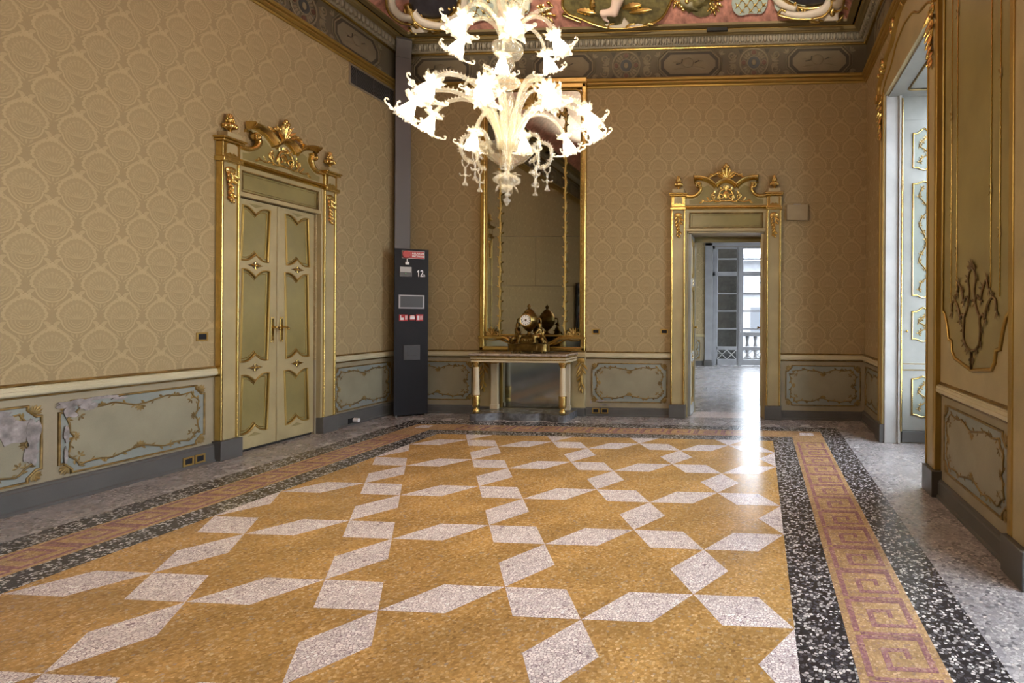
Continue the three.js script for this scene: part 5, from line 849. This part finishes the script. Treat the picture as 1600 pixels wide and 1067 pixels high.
// ================================================================ STUCCO ON THE COVE
{
  const g = ceilBack, tube = (pts, r, mat, name = 'stucco_scroll', o = {}) => part(name, line(pts, r, { n: 36, ...o }), mat, g);
  // shell cartouche in the middle, with a putto's leg and gilded drapery
  const cx = -1.96; const rim = smooth2([[-0.82, 0.34], [-0.76, 0.22], [-0.62, 0.16], [-0.40, 0.06], [-0.22, 0.015], [0, 0.005], [0.20, 0.02], [0.40, 0.05], [0.56, 0.12], [0.66, 0.24], [0.74, 0.42], [0.60, 0.62], [0, 0.74], [-0.60, 0.62]], 70, true).map((p) => [cx + p[0], p[1]]);
  part('cartouche_ground', plate(rim, 0.03), M.stuccoGreen, g);
  part('cartouche_rim', [sweep(rim.slice(0, -1), roundProfile(0.02, 2), true).translate(0, 0, 0.03)], M.gold, g);
  part('putto_leg', figure([[cx + 0.0, 0.42, 0.10, 0.08, cx - 0.08, 0.26, 0.13, 0.058], [cx - 0.08, 0.26, 0.13, 0.056, cx - 0.24, 0.24, 0.12, 0.042], [cx - 0.24, 0.24, 0.12, 0.04, cx - 0.235, 0.17, 0.10, 0.026], [cx - 0.235, 0.165, 0.10, 0.024, cx - 0.19, 0.12, 0.10, 0.014]], 0.012, 0.03), M.flesh, g);
  part('drapery', [leafAt(cx + 0.03, 0.27, 0.2, 0.30, 0.06, 0.05, { lobes: 5, th: 0.6 }), leafAt(cx + 0.12, 0.21, 0.15, 0.34, 0.05, 0.05, { lobes: 5, th: 0.6 }), leafAt(cx - 0.62, 0.26, -0.1, 0.28, 0.06, 0.05, { lobes: 5, th: 0.6 }), leafAt(cx - 0.42, 0.22, 1.3, 0.22, 0.05, 0.05, { lobes: 4, th: 0.6 })], M.gold, g);
  part('ribbon', [plate([[cx - 0.18, 0.02], [cx - 0.02, 0.06], [cx + 0.03, 0.15], [cx + 0.10, 0.05], [cx + 0.02, -0.0], [cx - 0.1, 0]], 0.03, 0.03), leafAt(cx - 0.10, 0.03, 2.9, 0.16, 0.04, 0.05), leafAt(cx + 0.08, 0.02, 0.15, 0.22, 0.03, 0.05)], M.stuccoWhite, g);
  part('ribbon_gilding', [line([[cx - 0.22, 0.01, 0.06], [cx - 0.20, 0.06, 0.06], [cx - 0.12, 0.075, 0.06]], 0.015), line([[cx + 0.04, 0.02, 0.06], [cx + 0.10, 0.06, 0.06], [cx + 0.18, 0.06, 0.06]], 0.014), line([[cx + 0.36, 0.02, 0.06], [cx + 0.36, 0.06, 0.06], [cx + 0.44, 0.05, 0.06]], 0.014), line([[cx - 0.80, 0.24, 0.05], [cx - 0.84, 0.21, 0.05], [cx - 0.78, 0.18, 0.05], [cx - 0.6, 0.10, 0.05]], 0.018)], M.gold, g);
  // flower clusters, leafy swags, trellis cushions
  const cluster = (x, y, n, s) => { const k = []; for (let i = 0; i < n; i++) { const a = rr(0, 6.28), r = Math.sqrt(rnd()) * s; k.push(blob(x + Math.cos(a) * r, y + Math.sin(a) * r * 0.8, rr(0.02, 0.05), rr(0.02, 0.035), rr(0.02, 0.035), 0.025)); k.push(leafAt(x + Math.cos(a) * r, y + Math.sin(a) * r * 0.8, rr(0, 6.28), 0.09, 0.025, 0.02, { nu: 6, nv: 4, th: 0.5 })); } part('gilded_flowers', k, M.gold, g); };
  cluster(cx - 1.02, 0.26, 12, 0.15); cluster(cx + 0.86, 0.30, 8, 0.10); cluster(cx + 1.30, 0.28, 12, 0.12); cluster(0.95, 0.33, 7, 0.13); cluster(-4.42, 0.34, 8, 0.12); cluster(-4.95, 0.26, 8, 0.12);
  part('leafy_swag', [leafAt(cx + 0.78, 0.34, -0.4, 0.34, 0.10, 0.01, { th: 0.4 }), leafAt(cx + 0.98, 0.24, 0.5, 0.32, 0.12, 0.01, { th: 0.4 }), plate(smooth2([[cx + 0.98, 0.34], [cx + 1.02, 0.16], [cx + 1.18, 0.12], [cx + 1.32, 0.22], [cx + 1.30, 0.36]], 24).map((p) => [p[0], p[1]]), 0.03)], M.stuccoGreen, g);
  for (const [a, b, lo] of [[-0.36, 0.08, 0.13], [0.22, 0.62, 0.14], [-4.25, -3.75, 0.15], [-3.62, -3.25, 0.22]]) {
    const o = smooth2([[a, 0.55], [a - 0.03, lo + 0.10], [a + 0.06, lo], [(a + b) / 2, lo + 0.02], [b - 0.06, lo + 0.02], [b, lo + 0.1], [b + 0.04, 0.55]], 30).map((p) => [p[0], p[1]]);
    part('trellis_cushion', plate(o, 0.045), M.stuccoBlue, g);
    const k = []; for (let i = -5; i <= 6; i++) for (let j = 0; j < 5; j++) { const x = (a + b) / 2 + (i + (j % 2) * 0.5) * 0.12, y = lo + 0.06 + j * 0.07; if (x < a + 0.03 || x > b - 0.03) continue; k.push(blob(x, y, 0.05, 0.02, 0.02, 0.015)); for (const q of [0.6, 2.2, -0.6, -2.2]) k.push(leafAt(x, y, q, 0.05, 0.01, 0.045, { nu: 4, nv: 4 })); } if (k.length) part('trellis_studs', k, M.gold, g);
  }
  // corner cartouches: ivory scrolls around a dark oval, one in each far corner
  for (const [x, s] of [[XL + 0.55, 1], [XR - 0.55, -1]]) {
    const X = (v) => x + s * v, sc = (pts) => pts.map(([a, b, c]) => [X(a), b, c]);
    part('corner_oval', [new THREE.SphereGeometry(1, 28, 14).scale(0.46, 0.34, 0.06).translate(X(0.30), 0.56, 0.03)], M.oval, g);
    part('oval_rim', [sweep(Array.from({ length: 44 }, (_, i) => [X(0.30) + Math.cos(i / 44 * 6.2832) * 0.48, 0.56 + Math.sin(i / 44 * 6.2832) * 0.36]), roundProfile(0.025, 1.6), true).translate(0, 0, 0.05)], M.gold, g);
    part('ivory_scroll', [line(sc([[0.02, 0.30, 0.07], [0.10, 0.20, 0.09], [0.30, 0.13, 0.09], [0.55, 0.13, 0.08], [0.70, 0.17, 0.06]]), 0.065, { n: 30, flat: 0.8, taper: (t) => 1.2 - 0.7 * t }), line(sc([[-0.05, 0.34, 0.07], [-0.16, 0.26, 0.09], [-0.28, 0.30, 0.09], [-0.34, 0.46, 0.07]]), 0.06, { n: 24, flat: 0.8 }), line(sc([[0.5, 0.20, 0.06], [0.75, 0.30, 0.06], [0.85, 0.48, 0.05]]), 0.05, { n: 20, flat: 0.8 }), rbox(X(0) - 0.10, X(0) + 0.10, 0.03, 0.26, 0.0, 0.10, 0.03), leafAt(X(0), 0.05, s > 0 ? 0.1 : Math.PI - 0.1, 0.30, 0.06, 0.03, { th: 0.5 })], M.stuccoWhite, g);
    part('scroll_gilding', [line(sc([[0.04, 0.38, 0.12], [0.03, 0.24, 0.14], [0.12, 0.12, 0.13], [0.26, 0.08, 0.12]]), 0.017, { n: 26 }), line(sc([[-0.05, 0.38, 0.12], [-0.08, 0.28, 0.14], [-0.2, 0.21, 0.13], [-0.32, 0.26, 0.11]]), 0.018, { n: 26 }), line(sc([[0.26, 0.075, 0.10], [0.45, 0.075, 0.10], [0.62, 0.10, 0.09], [0.74, 0.14, 0.07], [0.70, 0.20, 0.08], [0.64, 0.18, 0.09]]), 0.017, { n: 30 }), rbox(X(0) - 0.045, X(0) + 0.045, 0.29, 0.45, 0.05, 0.15, 0.03), blob(X(0), 0.15, 0.10, 0.045, 0.055, 0.03), leafAt(X(0.10), 0.02, s > 0 ? 0.5 : Math.PI - 0.5, 0.14, 0.04, 0.04, { th: 0.6 }), leafAt(X(0.16), 0.0, s > 0 ? 0.2 : Math.PI - 0.2, 0.16, 0.035, 0.04, { th: 0.6 }), leafAt(X(-0.08), 0.0, s > 0 ? 2.2 : 0.9, 0.14, 0.04, 0.04, { th: 0.6 })], M.gold, g);
    const k = []; for (let i = 0; i < 9; i++) { const a = -0.9 - i * 0.16 * 1.0; k.push(leafAt(X(0.30) + Math.cos(-1.2 + s * (i - 3) * 0.17) * 0.46, 0.56 + Math.sin(-1.2 + s * (i - 3) * 0.17) * 0.36, rr(-2.6, -0.5), 0.10, 0.03, 0.07, { th: 0.6, nu: 7, nv: 4 })); } part('oval_leaves', k, M.gold, g);
  }
  const lg = ceilLeft; part('ivory_scroll', [line([[-ZB - 0.55, 0.24, 0.07], [-ZB - 0.7, 0.16, 0.09], [-ZB - 0.95, 0.18, 0.09], [-ZB - 1.15, 0.34, 0.07]], 0.06, { n: 24, flat: 0.8 })], M.stuccoWhite, lg); part('scroll_gilding', [line([[-ZB - 0.5, 0.16, 0.1], [-ZB - 0.7, 0.08, 0.12], [-ZB - 0.98, 0.10, 0.12], [-ZB - 1.2, 0.28, 0.09]], 0.018, { n: 24 })], M.gold, lg);
  const rg = ceilRight; part('ivory_scroll', [line([[ZB + 0.55, 0.24, 0.07], [ZB + 0.7, 0.16, 0.09], [ZB + 0.95, 0.18, 0.09], [ZB + 1.15, 0.34, 0.07]], 0.06, { n: 24, flat: 0.8 })], M.stuccoWhite, rg); part('scroll_gilding', [line([[ZB + 0.5, 0.16, 0.1], [ZB + 0.7, 0.08, 0.12], [ZB + 0.98, 0.10, 0.12], [ZB + 1.2, 0.28, 0.09]], 0.018, { n: 24 })], M.gold, rg);
}

// ================================================================ CHANDELIER
{
  const c = thing('chandelier', 'two tiered blown glass chandelier with lit flower shades', 'chandelier', [-1.96, 0, -4.40]);
  const teeth = (pts, r, h, step = 1) => { const g = []; for (let i = 2; i < pts.length - 1; i += step) { const a = pts[i - 1], b = pts[i + 1], tx = b[0] - a[0], ty = b[1] - a[1], l = Math.hypot(tx, ty) || 1; const nx = -ty / l, ny = tx / l, s = ny < 0 && Math.abs(nx) < 0.95 ? -1 : 1; g.push(new THREE.ConeGeometry(r * 0.55, h, 4).rotateZ(Math.atan2(ny * s, nx * s) - Math.PI / 2).translate(pts[i][0] + nx * s * (r + h * 0.35), pts[i][1] + ny * s * (r + h * 0.35), 0)); } return g; };
  part('stem', [lathe([[0.0, 2.62], [0.045, 2.64], [0.06, 2.655], [0.035, 2.675], [0.032, 2.80], [0.028, 3.05], [0.03, 3.08], [0.05, 3.12], [0.058, 3.18], [0.045, 3.235], [0.03, 3.25]], 18), lathe([[0.03, 3.36], [0.022, 3.40], [0.045, 3.43], [0.055, 3.455], [0.04, 3.48]], 18), lathe([[0.04, 3.48], [0.09, 3.51], [0.118, 3.56], [0.115, 3.60], [0.07, 3.632], [0.045, 3.64], [0.05, 3.66], [0.043, 3.70], [0.055, 3.74], [0.06, 3.75]], 22), lathe([[0.024, 3.64], [0.026, 4.2], [0.022, 4.6], [0.05, 4.64], [0.05, 4.70], [0.014, 4.74], [0.014, 6.5]], 14)], M.clear, c);
  const ruff = (r, y, h, n, seg = 60) => { const pos = [], idx = []; for (let i = 0; i <= 8; i++) for (let j = 0; j <= seg; j++) { const t = i / 8, a = j / seg * Math.PI * 2, k = 1 + 0.16 * Math.cos(a * n) * Math.sin(Math.PI * t) + 0.05 * Math.cos(a * n * 2); const R = r * Math.sin(Math.PI * (0.08 + 0.84 * t)) * k; pos.push(Math.cos(a) * R, y + h * t + 0.01 * Math.cos(a * n) * t, Math.sin(a) * R); } for (let i = 0; i < 8; i++) for (let j = 0; j < seg; j++) { const a = i * (seg + 1) + j, b = a + seg + 1; idx.push(a, b, a + 1, b, b + 1, a + 1); } const g = new THREE.BufferGeometry(); g.setAttribute('position', new THREE.Float32BufferAttribute(pos, 3)); g.setIndex(idx); g.computeVertexNormals(); return g; };
  part('ruffled_knop', [ruff(0.085, 3.255, 0.115, 12)], M.glass, c);
  part('bowl', [lathe([[0.03, 2.66], [0.07, 2.672], [0.13, 2.71], [0.185, 2.765], [0.205, 2.795], [0.20, 2.805], [0.178, 2.772], [0.12, 2.722], [0.06, 2.69]], 36)], M.clear, c);
  part('bottom_finial', [ruff(0.09, 2.50, 0.10, 9), lathe([[0.02, 2.62], [0.03, 2.60], [0.015, 2.59]], 12), lathe([[0.05, 2.53], [0.035, 2.49], [0.012, 2.465], [0.006, 2.455], [0.022, 2.44], [0.008, 2.425], [0.006, 2.418], [0.032, 2.40], [0.012, 2.372], [0.014, 2.362], [0.0, 2.352]], 14)], M.glass, c);
  const petals = []; for (let k = 0; k < 16; k++) { const a = k / 16 * 6.2832, q = leaf(0.055, 0.02, { nu: 6, nv: 4, both: true, curl: 0.5 }).translate(0.055, 0, 0).rotateX(Math.PI / 2).rotateZ(k % 2 ? 0.6 : -0.4).rotateY(a).translate(0, k % 2 ? 2.56 : 2.53, 0); petals.push(q); } part('finial_petals', petals, M.glass, c);
  // flower shade opening downwards, neck at the origin
  const bellGeo = (() => { const pos = [], idx = [], N = 16, seg = 50; for (let i = 0; i <= N; i++) for (let j = 0; j <= seg; j++) { const u = i / N, a = j / seg * Math.PI * 2, lobe = 0.5 + 0.5 * Math.cos(5 * a), f = Math.max(0, (u - 0.68) / 0.32); const r = (0.020 + 0.046 * Math.pow(Math.sin(u * 1.45), 1.1)) * (1 + 0.07 * Math.cos(20 * a)) + 0.070 * f * f * (0.10 + lobe * lobe) + 0.007 * f * Math.cos(25 * a); pos.push(Math.cos(a) * r, -0.165 * u + 0.050 * f * f * f * lobe + 0.02 * f * (1 - lobe) + 0.010 * f * Math.sin(20 * a), Math.sin(a) * r); } for (let i = 0; i < N; i++) for (let j = 0; j < seg; j++) { const a = i * (seg + 1) + j, b = a + seg + 1; idx.push(a, a + 1, b, b, a + 1, b + 1); } const g = new THREE.BufferGeometry(); g.setAttribute('position', new THREE.Float32BufferAttribute(pos, 3)); g.setIndex(idx); g.computeVertexNormals();
    const curls = []; for (let k = 0; k < 5; k++) { const a = k / 5 * 6.2832; curls.push(line([[0.112, -0.118, 0], [0.134, -0.122, 0], [0.152, -0.106, 0], [0.145, -0.088, 0], [0.134, -0.095, 0]], 0.0055, { n: 12, rs: 5 }).rotateY(-a)); } return join([g, ...curls]); })();
  const calyxGeo = join([ruff(0.062, -0.01, 0.045, 8, 40), ...Array.from({ length: 7 }, (_, k) => leaf(0.06, 0.02, { nu: 6, nv: 4, both: true, curl: 0.3 }).rotateX(-Math.PI / 2).rotateZ(0.5).translate(0.03, 0.01, 0).rotateY(k / 7 * 6.2832))]);
  const bulbGeo = join([new THREE.SphereGeometry(0.026, 12, 8).scale(1, 1.3, 1).translate(0, -0.085, 0)]);
  function armLight(angle, path, r, tilt) {
    const arm = new THREE.Group(); arm.name = 'arm'; arm.rotation.y = angle; c.add(arm);
    const pts = smooth2(path, 34), tip = path[path.length - 1];
    part('glass_arm', [sweep(pts, Array.from({ length: 12 }, (_, i) => { const a = -i / 12 * 6.2832, q = r * (i % 2 ? 0.86 : 1.1); return [Math.cos(a) * q, Math.sin(a) * q]; }), false, (t) => 1.15 - 0.3 * t), ...teeth(pts, r, 0.022)], M.glass, arm);
    const sh = new THREE.Group(); sh.position.set(tip[0], tip[1], 0); sh.rotation.z = tilt; sh.name = 'flower_light'; arm.add(sh);
    const mk = (n, g, m) => { const q = shadows(new THREE.Mesh(g, m)); q.name = n; sh.add(q); return q; };
    mk('flower_shade', bellGeo, M.bell); mk('calyx', calyxGeo, M.glass); mk('bulb', bulbGeo, M.bulb);
    const L = new THREE.PointLight(new THREE.Color().setRGB(...BULB_COLOR), BULB); L.position.set(0, -0.085, 0); L.castShadow = true; L.shadow.radius = 1.3; L.name = 'bulb_light'; sh.add(L);
  }
  const A = (deg) => (deg - 90) * Math.PI / 180;   // 0 faces the viewer, clockwise seen from the right
  for (let k = 0; k < 10; k++) { const j = (k % 2) * 0.03; armLight(A(12 + 36 * k), [[0.05, 2.80], [0.09, 2.95], [0.20, 3.10 + j], [0.36, 3.175 + j], [0.52, 3.16 + j], [0.62, 3.09 + j], [0.645, 3.055 + j]], 0.016, 0.55); }
  for (let k = 0; k < 6; k++) armLight(A(30 + 60 * k), [[0.05, 3.66], [0.10, 3.76], [0.20, 3.82], [0.30, 3.79], [0.36, 3.70], [0.37, 3.66]], 0.015, 0.5);
  // curled glass scrolls rising between the arms, and C-scrolls with pendants under the bowl
  for (let k = 0; k < 5; k++) { const q = part('glass_curl', [line([[0.05, 2.82], [0.08, 3.0], [0.12, 3.18], [0.20, 3.30], [0.28, 3.32], [0.315, 3.27], [0.28, 3.23], [0.255, 3.255]], 0.013, { n: 40, taper: (t) => 1.3 - 0.7 * t }), ...teeth(smooth2([[0.05, 2.82], [0.08, 3.0], [0.12, 3.18], [0.20, 3.30]], 26), 0.013, 0.02)], M.glass, c); q.rotation.y = A(-6 + 72 * k); }
  for (let k = 0; k < 8; k++) {
    const p = [[0.16, 2.79], [0.24, 2.87], [0.315, 2.85], [0.33, 2.76], [0.29, 2.68], [0.235, 2.665]], q = part('glass_scroll', [line(p, 0.013, { n: 34, taper: (t) => 1.3 - 0.6 * t }), ...teeth(smooth2(p, 24), 0.013, 0.02)], M.glass, c); q.rotation.y = A(22 + 45 * k);
    const pend = part('pendant', [line([[-0.02, 0.0, 0], [-0.022, -0.03, 0], [0, -0.055, 0], [0.022, -0.03, 0], [0.02, 0, 0]], 0.005, { n: 16, rs: 5 }), lathe([[0.004, -0.05], [0.010, -0.07], [0.006, -0.10], [0.012, -0.115], [0.006, -0.13], [0.008, -0.165], [0.022, -0.185], [0.018, -0.195], [0.0, -0.192]], 10), ...[0, 1, 2, 3].map((i) => line([[0.008, -0.115, 0], [0.03, -0.12, 0], [0.04, -0.105, 0]], 0.005, { n: 8, rs: 5 }).rotateY(i * 1.5708))], M.glass, c);
    const an = A(22 + 45 * k); pend.position.set(Math.cos(an) * 0.30, 2.685, -Math.sin(an) * 0.30); pend.rotation.y = an;
  }
  // ruffled leaves flaring round the top of the stem
  for (let k = 0; k < 6; k++) { const q = part('glass_leaf', [leaf(0.36, 0.075, { lobes: 6, both: true, th: 0.15, curl: 0.45, nu: 26, nv: 8 }).rotateX(Math.PI / 2).rotateY(0).rotateZ(1.15).translate(0.05, 3.72, 0)], M.glass, c); q.rotation.y = A(60 * k); }
  for (let k = 0; k < 5; k++) { const q = part('glass_leaf', [leaf(0.34, 0.05, { lobes: 7, both: true, th: 0.2, curl: 0.25, nu: 26, nv: 6 }).rotateX(Math.PI / 2).rotateZ(1.35).translate(0.055, 2.83, 0)], M.glass, c); q.rotation.y = A(30 + 72 * k); }
  part('ceiling_cup', lathe([[0.0, 6.45], [0.06, 6.47], [0.13, 6.58], [0.15, 6.655], [0, 6.66]], 20), M.gold, c);
}

scene.traverse((o) => { if (o.isMesh) shadows(o); });
renderer.render(scene, camera);
